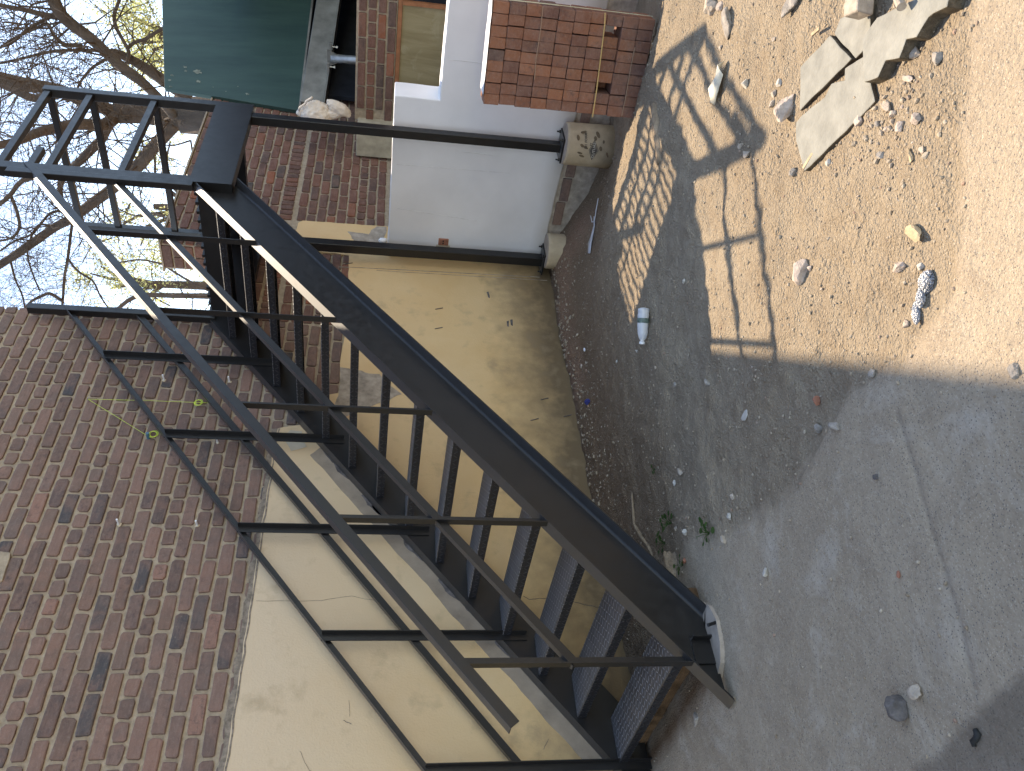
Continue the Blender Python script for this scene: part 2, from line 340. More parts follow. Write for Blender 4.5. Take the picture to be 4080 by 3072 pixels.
simple('twig', (.10, .075, .058), .9, .15, var=.3, scale=3)
def leafm(name, c1, c2):
    k = NT(name); g = k.n('NewGeometry'); c = k.mix(g.outputs['Random Per Island'], c1, c2); k.fin(c, .7, .2)
    t = k.n('BsdfTranslucent', {'Color': c}); ms = k.n('MixShader', {0: .55}); k.t.links.new(k.b.outputs[0], ms.inputs[1]); k.t.links.new(t.outputs[0], ms.inputs[2]); k.t.links.new(ms.outputs[0], k.out.inputs[0])
leafm('leaf_yellow', (.46, .48, .18), (.62, .62, .33)); leafm('leaf_green', (.05, .11, .03), (.10, .17, .05))

# ------------------------------------------------------------------ ground: one sheet to the horizon, fine where it is near
def poly_sd(px, py, poly):
    poly = np.array(poly); n = len(poly); d = np.full(px.shape, 1e9); inside = np.zeros(px.shape, bool)
    for i in range(n):
        a, b = poly[i], poly[(i+1) % n]; e = b-a; t = np.clip(((px-a[0])*e[0]+(py-a[1])*e[1])/max(e@e, 1e-12), 0, 1)
        d = np.minimum(d, np.hypot(px-a[0]-t*e[0], py-a[1]-t*e[1]))
        c = ((a[1] > py) != (b[1] > py)) & (px < (b[0]-a[0])*(py-a[1])/(b[1]-a[1]+1e-12)+a[0]); inside ^= c
    return np.where(inside, d, -d)
def line_d(px, py, pts):
    pts = np.array(pts); d = np.full(px.shape, 1e9)
    for a, b in zip(pts[:-1], pts[1:]):
        e = b-a; t = np.clip(((px-a[0])*e[0]+(py-a[1])*e[1])/(e@e), 0, 1); d = np.minimum(d, np.hypot(px-a[0]-t*e[0], py-a[1]-t*e[1]))
    return d
def G2(*pts): return [tuple(gp(*p)[:2]) for p in pts]
xs = np.concatenate([[-400,-120,-40,-15,-6,-2.5,-1,-.5], np.arange(-.2, 4.4, .0135), [4.6,5,5.6,6.5,8,11,16,30,80,400]])
ys = np.concatenate([[-400,-120,-40,-15,-8,-5,-3.6,-2.8,-2.2,-1.8], np.arange(-1.5, 4.4, .0135), [4.6,4.9,5.3,6,7,9,13,20,40,120,400]])
PX, PY = np.meshgrid(xs, ys)
conc_poly = G2((4300,-60),(3905,-60),(3885,120),(3870,330),(3862,560),(3850,800),(3835,1050),(3800,1200),(3690,1330),(3600,1440),(3480,1530),(3360,1600),(3290,1700),(3200,1900),(3090,2020),(2960,2090),(2850,2140),(2745,2150),(2700,2260),(2690,2420)) + [(.95,.25),(.9,.12),(-.1,.12),(-.1,-6),(6,-6),(9,-2)]
conc = poly_sd(PX, PY, conc_poly)
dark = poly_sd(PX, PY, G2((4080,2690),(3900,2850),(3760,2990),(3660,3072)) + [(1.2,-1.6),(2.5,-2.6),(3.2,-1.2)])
joint = np.minimum(line_d(PX, PY, G2((3590,1640),(3640,1800),(3700,2010),(3780,2260),(3850,2500),(3900,2740))), line_d(PX, PY, G2((3330,1640),(3230,1830),(3170,1960))))
rubble = np.minimum(line_d(PX, PY, [(.05,3.6),(.2,4.0),(.5,4.05)]), line_d(PX, PY, [(0,2.7),(.05,3.5)]))
rust = line_d(PX, PY, [(-.05,.02),(.5,.0),(.98,.02)])
Z = np.zeros_like(PX)
fine = (PX > -1) & (PX < 5) & (PY > -2) & (PY < 5)
it = np.argwhere(fine)
def gnoise(x, y):
    n1 = noise.fractal(Vector((x*1.6, y*1.6, .3)), .9, 2.1, 5)*.026
    n2 = noise.fractal(Vector((x*11, y*11, 3.3)), .8, 2.1, 4)*.0078
    return n1, n2
for j, i in it:
    x, y = PX[j, i], PY[j, i]; n1, n2 = gnoise(x, y); c = sstep(conc[j, i], -.05, .05)
    Z[j, i] = gz(x, y) + n1*(1-.75*c) + n2*(1-.75*c)*1.2 + .012*c - .005*math.exp(-(joint[j, i]/.009)**2) + .02*sstep(.2-rubble[j, i], 0, .2)
def gtop(x, y):
    n1, n2 = gnoise(x, y); c = float(sstep(float(poly_sd(np.array([x]), np.array([y]), conc_poly)[0]), -.05, .05))
    return gz(x, y)+n1*(1-.75*c)+n2*(1-.75*c)+.012*c
ny, nx = PX.shape
vsx = np.stack([PX, PY, Z], -1).reshape(-1, 3)
idx = np.arange(nx*ny).reshape(ny, nx); F = np.stack([idx[:-1,:-1], idx[:-1,1:], idx[1:,1:], idx[1:,:-1]], -1).reshape(-1, 4)
me = bpy.data.meshes.new('ground'); me.vertices.add(len(vsx)); me.vertices.foreach_set('co', vsx.ravel())
me.loops.add(F.size); me.loops.foreach_set('vertex_index', F.ravel()); me.polygons.add(len(F)); me.polygons.foreach_set('loop_start', np.arange(0, F.size, 4)); me.update(calc_edges=True)
me.polygons.foreach_set('use_smooth', [True]*len(F))
for nm, arr in (('conc', conc), ('dark', dark), ('joint', joint), ('rubble', rubble), ('rust', rust)):
    at_ = me.attributes.new(nm, 'FLOAT', 'POINT'); at_.data.foreach_set('value', np.clip(arr, -9, 9).astype(np.float32).ravel())
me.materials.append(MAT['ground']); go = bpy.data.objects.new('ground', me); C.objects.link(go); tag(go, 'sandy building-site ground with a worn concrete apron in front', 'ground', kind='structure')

# ------------------------------------------------------------------ brick walls on the plane x = -.1
WX = -.10
def brick_mesh(L, H, D, k):
    """one brick, face towards +x, chamfered and slightly uneven"""
    rn = random.Random(k); j = lambda a: rn.uniform(-a, a); mb = MB(); out = []
    c = rn.uniform(.008, .014)
    u = lambda: c*rn.uniform(.5, 1.4)
    a, h = L/2, H/2
    out = [(-a, -h+u()*.8), (-a+u(), -h), (a-u(), -h), (a, -h+u()*.8), (a, h-u()*.8), (a-u(), h), (-a+u(), h), (-a, h-u()*.8)]
    pts = []
    n = len(out)
    for i in range(n):
        p, q = out[i], out[(i+1) % n]; pts.append((p[0]+j(.003), p[1]+j(.003)))
        if math.dist(p, q) > .06: pts.append(((p[0]+q[0])/2+j(.004), (p[1]+q[1])/2+j(.003)))
    n = len(pts); b = rn.uniform(.004, .007)
    vs_ = [(-D, y, z) for y, z in pts]+[(-b*.6+j(.001), y, z) for y, z in pts]+[(j(.0012), y*(1-2*b/L), z*(1-2*b/H)) for y, z in pts]
    fs = [tuple(range(2*n, 3*n))]
    for o in (0, n):
        for i in range(n): fs.append((o+i, o+(i+1) % n, o+n+(i+1) % n, o+n+i))
    return mb.add(vs_, fs)
def cached(key, L, H, D, mat):
    me = bpy.data.meshes.new('brick'); mb = brick_mesh(L, H, D, key); me.from_pydata(mb.v, [], mb.f); me.materials.append(MAT[mat]); me.update(); return me
CACHE = {}
def place_bricks(wall, specs, mat, limit=290):
    """specs: (y, z, L, H); the largest in view become bricks of their own, the rest one mass"""
    seen = []; rest = []
    for sp in specs:
        q = project((WX, sp[0], sp[1]))
        (seen if q and -60 < q[0] < 4140 and -60 < q[1] < 3132 and not sp[4] else rest).append((q[2] if q else 99, sp))
    seen.sort(key=lambda t: t[0]); rest += seen[limit:]
    for _, (y, z, L, H, _h) in seen[:limit]:
        k = (round(L, 3), round(H, 3), random.randrange(5), mat)
        if k not in CACHE: CACHE[k] = cached(hash(k) & 0xffff, k[0], k[1], .03, mat)
        o = bpy.data.objects.new('brick', CACHE[k]); C.objects.link(o); o.parent = wall; o.location = (WX+random.uniform(-.003, .003), y, z)
        o.rotation_euler = (random.uniform(-.012, .012), random.uniform(-.008, .008), random.uniform(-.006, .006))
    mb = MB()
    for i, (_, (y, z, L, H, _h)) in enumerate(rest):
        t = brick_mesh(L, H, .03, i % 40); mb.add([(a+WX, b+y, c+z) for a, b, c in t.v], t.f)
    if rest: obj('brick_mass', mb, mat, wall, kind='stuff')
def course(y0, y1, z, header, off, H=.069):
    L, p = (.097, .1145) if header else (.211, .229)
    y = y0-off; out = []
    while y < y1:
        a, b = max(y, y0), min(y+L, y1)
        if b-a > .03: out.append([(a+b)/2+random.uniform(-.002, .002), z+random.uniform(-.002, .002), b-a-random.uniform(0, .006), H-random.uniform(0, .004), False])
        y += p
    return out
tall = thing('brick_wall', 'tall dark red brick wall with cream plastered lower half, behind the staircase', 'wall')
mb = MB(); mb.box((-.36,-7,-.3), (WX-.013,3.37,9.0)); obj('mortar', mb, 'mortar', tall)
specs = []
for k in range(-6, 30):
    hd = k % 6 == 0; z = 2.625+.0857*k
    specs += course(-1.6, 3.385-(.0 if z > 3.35 or k % 2 else -.0), z, hd, .03 if hd else (.115 if k % 2 else 0))
# brickwork showing below the plaster line near the top of the stair
for k in range(-11, -6):
    hd = k % 6 == 0; z = 2.625+.0857*k
    specs += course(2.33 if k > -9 else 2.62, 3.37, z, hd, .0 if k % 2 else .1)
for sp in specs:
    if sp[1] < 2.3 and sp[0] > 3.0: sp[4] = False
place_bricks(tall, specs, 'brick_wall', 295)
mb = MB(); mb.box((-.36,-7,5.13), (WX-.004,3.385,9.0)); obj('upper_wall', mb, 'brick_wall', tall)

def ragged(pts, amp=.012, step=.05, seed=0):
    out = []
    for i, (p, q) in enumerate(zip(pts, pts[1:]+pts[:1])):
        n = max(1, int(math.dist(p, q)/step)) if amp else 1
        for k in range(n):
            t = k/n; x, y = p[0]+(q[0]-p[0])*t, p[1]+(q[1]-p[1])*t
            out.append((x+amp*noise.noise(Vector((x*14, y*14, seed+.5))), y+amp*noise.noise(Vector((x*14, y*14, seed+7.5)))))
    return out
yzx = lambda x, y, z: (z, x, y)
def patch(name, pts, x0, x1, mat, parent, amp=.012, seed=0, step=.04):
    mb = MB(); mb.prism(ragged(pts, amp, step, seed), x0, x1, yzx); return obj(name, mb, mat, parent)
top = [(2.28,2.10)]+[(2.28-.06*i, 2.108+.014*noise.noise(Vector((i*.9, 0, 2)))) for i in range(1, 64)]
patch('plaster', [(-7,-.3),(3.38,-.3),(3.38,1.715),(2.95,1.735),(2.64,1.72),(2.60,1.86),(2.34,1.90)]+top+[(-7,2.11)], WX-.012, WX+.008, 'plaster', tall, .006)
# grey rough cement rim where the plaster stops
rim = [(p[0], p[1]+.016+.026*(.5+noise.noise(Vector((p[0]*9, 3, 1))))) for p in top]
mb = MB(); q = top+rim[::-1]; n = len(top)
vs_ = [(WX+.0095, y, z-.014) for y, z in top]+[(WX+.003, y, z) for y, z in rim]
mb.add(vs_, [(i, i+1, n+i+1, n+i) for i in range(n-1)]); obj('plaster_edge', mb, 'cement_rim', tall)

TH = math.atan2(.18, .2357); CT, ST = math.cos(TH), math.sin(TH)
def nz(y): return .18+y*.18/.2357           # height of the nosing line
# unpainted repair strip along the wall stringer
up_ = [(y, nz(y)+.125+.02*noise.noise(Vector((y*5, 1, 1)))) for y in np.linspace(.02, 2.05, 60)]
lo_ = [(y, nz(y)-.03) for y in np.linspace(2.15, .0, 20)]
patch('cement_strip', up_+lo_, WX+.006, WX+.0115, 'cement_strip', tall, .006, 3, .03)
for i, y in enumerate((.62, .9, 1.02, 1.3, 1.55, 1.63, 1.9, 2.05)):
    s = random.uniform(.02, .06)
    patch('scorch_mark', [(y-.06, nz(y-.06)-.02), (y+.12, nz(y+.12)-.02), (y+.10, nz(y+.10)+s*.5), (y+.02, nz(y+.02)+s*.9), (y-.05, nz(y-.05)+s*.4)], WX+.011, WX+.0125, 'cement_dark', tall, .014, i, .015)
patch('cement_patch', [(2.30,1.80),(2.62,1.72),(2.9,1.74),(2.84,1.45),(2.66,1.30),(2.56,1.42),(2.46,1.60)], WX+.007, WX+.0105, 'cement', tall, .02, 5, .03)
patch('plaster_chip', [(2.08,2.0),(2.2,2.06),(2.26,2.02),(2.25,1.94),(2.12,1.90)], WX+.0105, WX+.013, 'plaster_pale', tall, .012, 9, .03)
# hairline cracks
def crack(pts, wd=.002, px=True):
    P_ = [onX(a, b, WX+.009) for a, b in pts]; mb = MB(); full = []
    for a, b in zip(P_[:-1], P_[1:]):
        for t in np.linspace(0, 1, 6)[:-1]:
            p = a.lerp(b, t); full.append(p+Vector((0, noise.noise(p*60), noise.noise(p*60+Vector((9,9,9)))))*.006)
    full.append(P_[-1]); mb.tube(full, wd, 4); obj('crack', mb, 'cement_dark', tall)
crack([(2085,2375),(2110,2388),(2180,2383)], .0015); crack([(2280,2395),(2330,2410),(2385,2420)], .0015)
crack([(1020,2395),(1250,2395),(1400,2375),(1530,2400)], .0008); crack([(1370,2870),(1400,2885)], .0016); crack([(1390,2790),(1393,2855)], .001)
crack([(1195,2990),(1220,3050),(1240,3072)], .0011); crack([(2165,2985),(2185,2945)], .0014)
# grey stain lines near the inner corner
for a, b, wd in (((1350,1063),(2150,1105),.010),((1500,1078),(2180,1118),.006)):
    p, q = onX(*a, WX+.0085), onX(*b, WX+.0085); mb = MB(); mb.bar(p, q, .001, wd, (1,0,0)); obj('trowel_line', mb, 'cement', tall)
for a in ((2025,1290),(2380-340,1284),(1945,1175)):
    p = onX(*a, WX+.0085); patch('scuff', [(p.y-.04, p.z-.008), (p.y+.04, p.z-.01), (p.y+.03, p.z+.012), (p.y-.03, p.z+.008)], WX+.0075, WX+.009, 'cement_dark', tall, .01, a[0], .01)
for a in ((2170,1590),(2130,1672),(2262,1657),(1750,1230-0),(1748,1308),(1390,1050)):
    p = onX(*a, WX+.01); mb = MB(); mb.bar(p+Vector((0,-.01,.03)), p+Vector((0,.012,-.03)), .004, .008, (1,0,0)); obj('nick', mb, 'cement_dark', tall)

# second wall: lower, beyond the doorway gap
low = thing('brick_wall', 'lower brick wall with flat top beyond the staircase landing', 'wall')
mb = MB(); mb.box((-.36,3.37,-.3), (WX-.013,4.29,2.60)); mb.box((-.36,4.29,-.3), (WX-.013,9.9,3.245)); obj('mortar', mb, 'mortar', low)
specs = []
z = 1.49
rows = []
for k in range(9): rows.append((1.495+.0857*k, 'h' if k == 2 else 's', .071))
rows.append((2.315, 'r', .108))
for k in range(10): rows.append((2.427+.0857*k, 'h' if k == 5 else 's', .071))
for i, (z, t, H) in enumerate(rows):
    for y0, y1 in ((3.39, 4.29), (4.29 if z > 2.42 else 4.76, 8.0)):
        if y0 < 4 and (z > 2.62 or z < 1.75): continue
        if t == 'r':
            y = y0
            while y < y1-.06: specs.append([y+.033, z, .063, H, y > 7]); y += .0765
        else:
            for sp in course(y0, y1, z, t == 'h', .03 if t == 'h' else (.114 if i % 2 else 0), H): sp[4] = sp[0] > 7.2; specs.append(sp)
place_bricks(low, specs, 'brick_far', 290)
# doorway reveal: bricks of the wall's end
k = 0; z = 2.66
while z < 3.2:
    for x0, x1 in (((-.34,-.235), (-.222,-.115)) if k % 2 else ((-.34,-.125),)):
        mb = MB(); mb.box((x0, 4.275, z), (x1, 4.295, z+.071)); obj('brick', mb, 'brick_far', low, bevel=.005)
    z += .0857; k += 1
mb = MB(); mb.box((-.38,4.27,3.247), (WX+.012,9.9,3.262)); obj('coping', mb, 'mortar', low)
patch('plaster', [(3.36,-.3),(4.74,-.3),(4.745,1.45),(4.74,2.16),(4.70,2.20),(4.33,2.22),(4.28,1.74),(3.36,1.715)], WX-.0121, WX+.0077, 'plaster', low, .008, 4)
for i, pts in enumerate(([(4.34,1.52),(4.45,1.56),(4.52,1.72),(4.62,1.78),(4.6,1.6),(4.74,1.52),(4.74,1.44),(4.5,1.46)], [(4.36,2.0),(4.42,1.98),(4.44,1.7),(4.38,1.62)], [(4.5,1.72),(4.58,1.70),(4.6,1.6),(4.5,1.62)])):
    patch('cement_patch', pts, WX+.0075, WX+.0105+.001*i, ('cement', 'cement_dark', 'cement')[i], low, .018, 11+i, .02)
# ------------------------------------------------------------------ white plastered wall across the yard
ww = thing('plastered_wall', 'stepped white plastered wall with sunlit top behind the brick stack', 'wall')
WY = 4.30
outl = [(-.088,.05),(.3,.10),(.7,.09),(1.35,.06),(2.2,.0),(6.5,-.05),(6.5,1.10),(1.345,1.10),(1.345,1.43),(-.088,1.425)]
mb = MB(); mb.prism(ragged(outl, .005, .08, 2), -WY-.23, -WY, lambda x, y, z: (x, -z, y)); obj('wall_body', mb, 'white_plaster', ww, bevel=.009)
mb = MB(); mb.box((-.088,WY+.02,-.5), (6.5,WY+.22,.12)); obj('footing', mb, 'cement', ww)
x = .34
for i in range(6):
    L = random.uniform(.19, .22); mb = MB(); mb.box((x, WY+.004, -.0), (x+L, WY+.03, .073)); obj('brick', mb, 'brick_wall', ww, bevel=.006, loc=(0,0,random.uniform(-.006,.004)-.012*i)); x += L+.015
p = onY(1768, 963, WY-.004)
mb = MB(); mb.box((p.x-.035,WY-.012,p.z-.04), (p.x+.03,WY+.01,p.z+.045)); obj('brick_stub', mb, 'brick_chip', ww, bevel=.006)
for dx in (-.012, .012):
    mb = MB(); mb.lathe([(.007,0),(.007,.004)], (p.x+dx, WY-.0125, p.z+.005), (0,-1,0), 8); obj('hole', mb, 'dark_void', ww)
mb = MB(); mb.box((p.x-.06,WY-.006,p.z-.055), (p.x-.037,WY+.01,p.z+.06)); obj('stub_rim', mb, 'plaster_pale', ww, bevel=.004)
p = onY(1520, 952, WY-.02); mb = MB(); mb.lathe([(.003,-.03),(.022,-.02),(.026,0),(.024,.03),(.004,.045)], (p.x-.02, WY-.01, p.z-.02), (0,0,1), 10, .3); obj('plaster_lump', mb, 'white_plaster', ww, True)
for a, b in (((1580,830),(1900,880)), ((1580,655),(2030,690)), ((1790,238),(1925,252)), ((1840,605),(1990,622))):
    p, q = onY(*a, WY-.001), onY(*b, WY-.001); mb = MB(); mb.bar(p, q, .003, .002, (0,1,0)); obj('hairline', mb, 'stub_grey', ww)

# ------------------------------------------------------------------ steel staircase
st = thing('steel_staircase', 'black steel staircase with open chequer-plate treads and landing on two posts', 'staircase')
TD = Vector((0, CT, ST)); TN = Vector((0, -ST, CT))
def channel(w, d, t, rr=.012):
    """C section in (u outward, v along depth), web at u=0, flanges towards +u"""
    arc = lambda cx, cy, a0, a1: [(cx+rr*math.cos(R(a)), cy+rr*math.sin(R(a))) for a in np.linspace(a0, a1, 5)]
    return [(0,0),(0,-d),(w,-d),(w,-d+t*.8)]+arc(t+rr, -d+t+rr, 270, 180)+arc(t+rr, -t-rr, 180, 90)+[(w,-t*.8),(w,0)]
def nos(i): return Vector((0, i*.2357, .18*(i+1)))
TOP = .014; DEP = .255
for side in (1, -1):
    X = 1.08 if side > 0 else -.012
    a = nos(0)+TN*TOP; b = nos(14)+TN*TOP; a.x = b.x = X
    prof = channel(.072, DEP, .009)
    if side < 0: prof = prof[::-1]
    mb = MB(); mb.sweep(prof, a, b, (side,0,0), TN, ((0,0,.02),(0,0,1)), ((0,3.315,0),(0,1,0)))
    s_ = obj('stringer', mb, 'steel_black', st)
    # foot bracket: welded angle and anchor bolt
    if side > 0:
        mb = MB(); mb.box((X+.010,-.045,.022), (X+.018,.075,.115)); mb.box((X+.018,.062,.022), (X+.05,.070,.112)); obj('foot_bracket', mb, 'steel_black', s_)
        mb = MB(); mb.tube([(X+.11,.1,.0),(X+.125,.07,.07)], .0075, 8); obj('anchor_bolt', mb, 'steel_black', s_)
for i in range(14):
    n_ = nos(i); y, z = n_.y, n_.z; mb = MB()
    prof = [(0,-.046),(0,-.004),(.004,0),(.232,0),(.232,-.03),(.227,-.03),(.227,-.006),(.008,-.006),(.006,-.008),(.006,-.046)]
    mb.sweep(prof[::-1], (-.008,y,z), (1.076,y,z), (0,1,0), (0,0,1)); obj('tread', mb, 'steel_tread', st)
# rails: flat bars and angles
def rail_line(x, y0, y1, h): return Vector((x, y0, nz(y0)+h)), Vector((x, y1, nz(y1)+h))
def angle_rail(name, x, y0, y1, h, inw, a=.05, b=.045):
    p, q = rail_line(x, y0, y1, h); t = .005
    prof = [(0,0),(a*inw,0),(a*inw,-t),(t*inw,-t),(t*inw,-b),(0,-b)]
    if inw > 0: prof = prof[::-1]
    mb = MB(); mb.sweep(prof, p, q, (1,0,0), TN); return obj(name, mb, 'steel_black', st, bevel=.0015)
angle_rail('handrail', 1.165, -.33, 3.28, 1.00, -1); angle_rail('handrail', -.03, -.03, 3.30, .995, 1, .04, .04)
for x, y0 in ((1.125, -.06), (-.02, -.03)):
    p, q = rail_line(x, y0, 3.27, .50); mb = MB(); mb.bar(p, q, .006, .04, tuple(TN)); mb.bar(p, q, .03, .005, tuple(TN), 0, .02); obj('mid_rail', mb, 'steel_black', st)
for y in (-.045,.645,1.318,1.995,2.66):
    mb = MB(); mb.bar((1.118,y,nz(y)-.005), (1.118,y,nz(y)+.985), .006, .04, (0,1,0)); mb.bar((1.135,y-.018,nz(y)+.0), (1.135,y-.018,nz(y)+.985), .034, .005, (0,1,0)); obj('baluster', mb, 'steel_black', st)
for y in (-.015,.70,1.395,2.11,2.81):
    mb = MB(); zb = nz(y)-(.13 if y > 0 else .17)
    mb.bar((-.006,y,zb), (-.006,y,nz(y)+.985), .005, .042, (0,1,0)); mb.bar((.012,y+.02,zb), (.012,y+.02,nz(y)+.985), .036, .005, (0,1,0)); obj('baluster', mb, 'steel_black', st)
# landing
Y0, Y1, LZ = 3.30, 4.27, 2.70
for i in range(16):
    x = .012+i*.0705; mb = MB(); mb.box((x,Y0+.01,LZ-.022), (x+.022,Y1,LZ-.003)); obj('deck_slat', mb, 'steel_black', st)
ch = channel(.07, .262, .009)
mb = MB(); mb.sweep(ch, (1.085,Y0-.07,LZ), (1.085,Y1,LZ), (1,0,0), (0,0,1)); mb.box((1.085,Y0-.072,LZ-.262), (1.157,Y0-.066,LZ)); mb.box((1.150,Y0-.07,LZ-.258), (1.156,Y1,LZ-.004)); obj('landing_beam', mb, 'steel_black', st)
mb = MB(); mb.sweep(ch[::-1], (-.012,Y0,LZ), (-.012,Y1,LZ), (-1,0,0), (0,0,1)); obj('landing_beam', mb, 'steel_black', st)
for y, wd in ((Y0+.012,.05), (3.86,.02), (Y1-.06,.06)):
    mb = MB(); mb.sweep([(0,0),(0,-.16 if wd > .03 else -.03),(wd,-.16 if wd > .03 else -.03),(wd,0)], (-.01,y,LZ-.0225), (1.084,y,LZ-.0225), (0,1,0), (0,0,1)); obj('cross_beam', mb, 'steel_black', st)
def sq(p, q, a): mb = MB(); mb.bar(p, q, a, a, (0,1,0)); return mb
for x, y, zt, a in ((1.12,3.265,3.86,.07),(1.12,Y1+.04,3.87,.062),(-.005,Y1+.03,3.86,.055),(-.02,3.285,3.93,.055)):
    mb = sq((x,y,LZ-.26 if x > 1 else LZ-.05), (x,y,zt), a)
    if y < 3.28 and x > 1: mb.bar((x+.02,y-.065,LZ-.03), (x+.02,y-.065,zt-.10), .045, .05, (0,1,0))
    obj('rail_post', mb, 'steel_black', st, bevel=.003)
for zr in (3.835, 3.555, 3.125):
    mb = MB(); mb.bar((1.12,3.30,zr), (1.12,Y1+.01,zr), .045, .045); obj('landing_rail', mb, 'steel_black', st, bevel=.003)
    mb = MB(); mb.bar((.02,Y1+.035,zr), (1.09,Y1+.035,zr), .04, .045); obj('landing_rail', mb, 'steel_black', st, bevel=.003)
mb = MB(); mb.bar((1.12,3.30,3.66), (1.12,3.52,3.66), .045, .045); obj('rail_stub', mb, 'steel_black', st, bevel=.003)
for x, y, z0, a in ((1.115,4.19,.165,.066),(.045,4.205,.125,.078)):
    mb = sq((x,y,z0), (x,y,LZ-.255), a); p_ = obj('support_post', mb, 'steel_black', st, bevel=.003)
    mb = MB(); mb.box((x-.09,y-.09,z0-.012), (x+.11,y+.09,z0)); obj('base_plate', mb, 'steel_black', p_)
    for sx in (-.07, .09):
        for sy in (-.07, .07):
            mb = MB(); mb.lathe([(.012,0),(.012,.012),(.006,.0121),(.006,.03)], (x+sx,y+sy,z0), (0,0,1), 8); obj('bolt', mb, 'steel_black', p_)

# ------------------------------------------------------------------ concrete piers in card formers
def pier(x, y, zt, r, label):
    t = thing('concrete_pier', label, 'pier', 'piers under the landing posts')
    mb = MB(); mb.lathe([(r*1.02,-.36),(r,-.2),(r*.985,-.05),(r,-.015),(r*.97,0)], (x,y,zt), (0,0,1), 36, .04); obj('former', mb, 'former_card', t, True)
    mb = MB(); mb.lathe([(r*.93,-.02),(r*.93,.004),(r*.8,.006)], (x,y,zt), (0,0,1), 24, .05); obj('concrete_top', mb, 'concrete_pad', t)
    return t
p1 = pier(1.165, 4.165, .145, .158, 'brown card-formed concrete pier with printed diamond mark and wet streaks'); p2 = pier(.155, 4.195, .108, .15, 'plain pale card-formed concrete pier at the corner of the cream wall')
def wrap(pt, x, y, r):  # flat (u across, v up, w out) onto the pier's face towards the camera
    u, v, w_ = pt; a = R(-62)+u/r; return (x+(r+w_)*math.cos(a), y+(r+w_)*math.sin(a), v)
def wrap_obj(name, mb, mat, parent, x, y, r): mb.v = [wrap(p, x, y, r) for p in mb.v]; return obj(name, mb, mat, parent)
def text_mb(body, size, u0, v0, w_, rot=0):
    cu = bpy.data.curves.new('lettering', 'FONT'); cu.body = body; cu.size = size; cu.align_x = 'CENTER'; cu.resolution_u = 2; cu.offset = size*.02
    to = bpy.data.objects.new('lettering', cu); C.objects.link(to); bpy.context.view_layer.update()
    me = bpy.data.meshes.new_from_object(to.evaluated_get(bpy.context.evaluated_depsgraph_get())); mb = MB(); c, s = math.cos(rot), math.sin(rot)
    mb.add([(u0+v.co.x*c-v.co.y*s, v0+v.co.x*s+v.co.y*c, w_) for v in me.vertices], [tuple(p.vertices) for p in me.polygons])
    bpy.data.objects.remove(to); bpy.data.meshes.remove(me); return mb
px_, py_, pr = 1.165, 4.165, .158
wrap_obj('lettering', text_mb('101 FORMU', .026, .035, .005, .0085, .06), 'card_ink', p1, px_, py_, pr)
wrap_obj('lettering', text_mb('FT', .022, .005, -.035, .0085), 'card_ink', p1, px_, py_, pr)
dia = lambda k, u0, v0: [(u0-.075*k, v0), (u0, v0-.038*k), (u0+.075*k, v0), (u0, v0+.038*k)]
for k, m_, w_ in ((1,'card_ink',.0075),(.88,'former_card',.0082),(.80,'card_ink',.009)):
    mb = MB(); poly = ragged(dia(k, -.035, -.052), 0, .02); poly = [(a, b) for a, b in poly]
    n = []
    for (a, b), (c, d) in zip(poly, poly[1:]+poly[:1]): n += [(a+(c-a)*t, b+(d-b)*t) for t in (0, .25, .5, .75)]
    ctr = (sum(a for a, _ in n)/len(n), sum(b for _, b in n)/len(n))
    mb.add([(a, b, w_) for a, b in n]+[(ctr[0], ctr[1], w_)], [(i, (i+1) % len(n), len(n)) for i in range(len(n))]); wrap_obj('diamond_mark', mb, m_, p1, px_, py_, pr)
wrap_obj('lettering', text_mb('DUTUAS', .028, -.035, -.062, .0105), 'card_wear', p1, px_, py_, pr)
for i, (u, v, a, b, r_) in enumerate(((.09,.055,.010,.022,.3),(.045,.095,.02,.011,.2),(-.01,.06,.010,.018,-.5),(-.02,.03,.008,.02,-.3),(.08,-.06,.028,.013,.35),(.05,-.035,.018,.011,.1),(-.06,.07,.007,.02,-.2),(.03,-.105,.012,.008,0),(-.06,-.145,.02,.008,.5),(-.02,-.085,.018,.012,.3),(-.085,.05,.008,.022,-.3))):
    mb = MB(); c, s = math.cos(r_), math.sin(r_); n = 14; pts = [(u+a*math.cos(t)*c-b*math.sin(t)*s, v-.02+a*math.cos(t)*s+b*math.sin(t)*c) for t in np.linspace(0, 2*math.pi, n, endpoint=False)]
    mb.add([(x_*1.0, y_, .0068) for x_, y_ in ragged(pts, .005, .01, i)]+[(u, v-.02, .0068)], []); k_ = len(mb.v)-1; mb.f = [(j, (j+1) % k_, k_) for j in range(k_)]; wrap_obj('wet_stain', mb, 'card_stain', p1, px_, py_, pr)

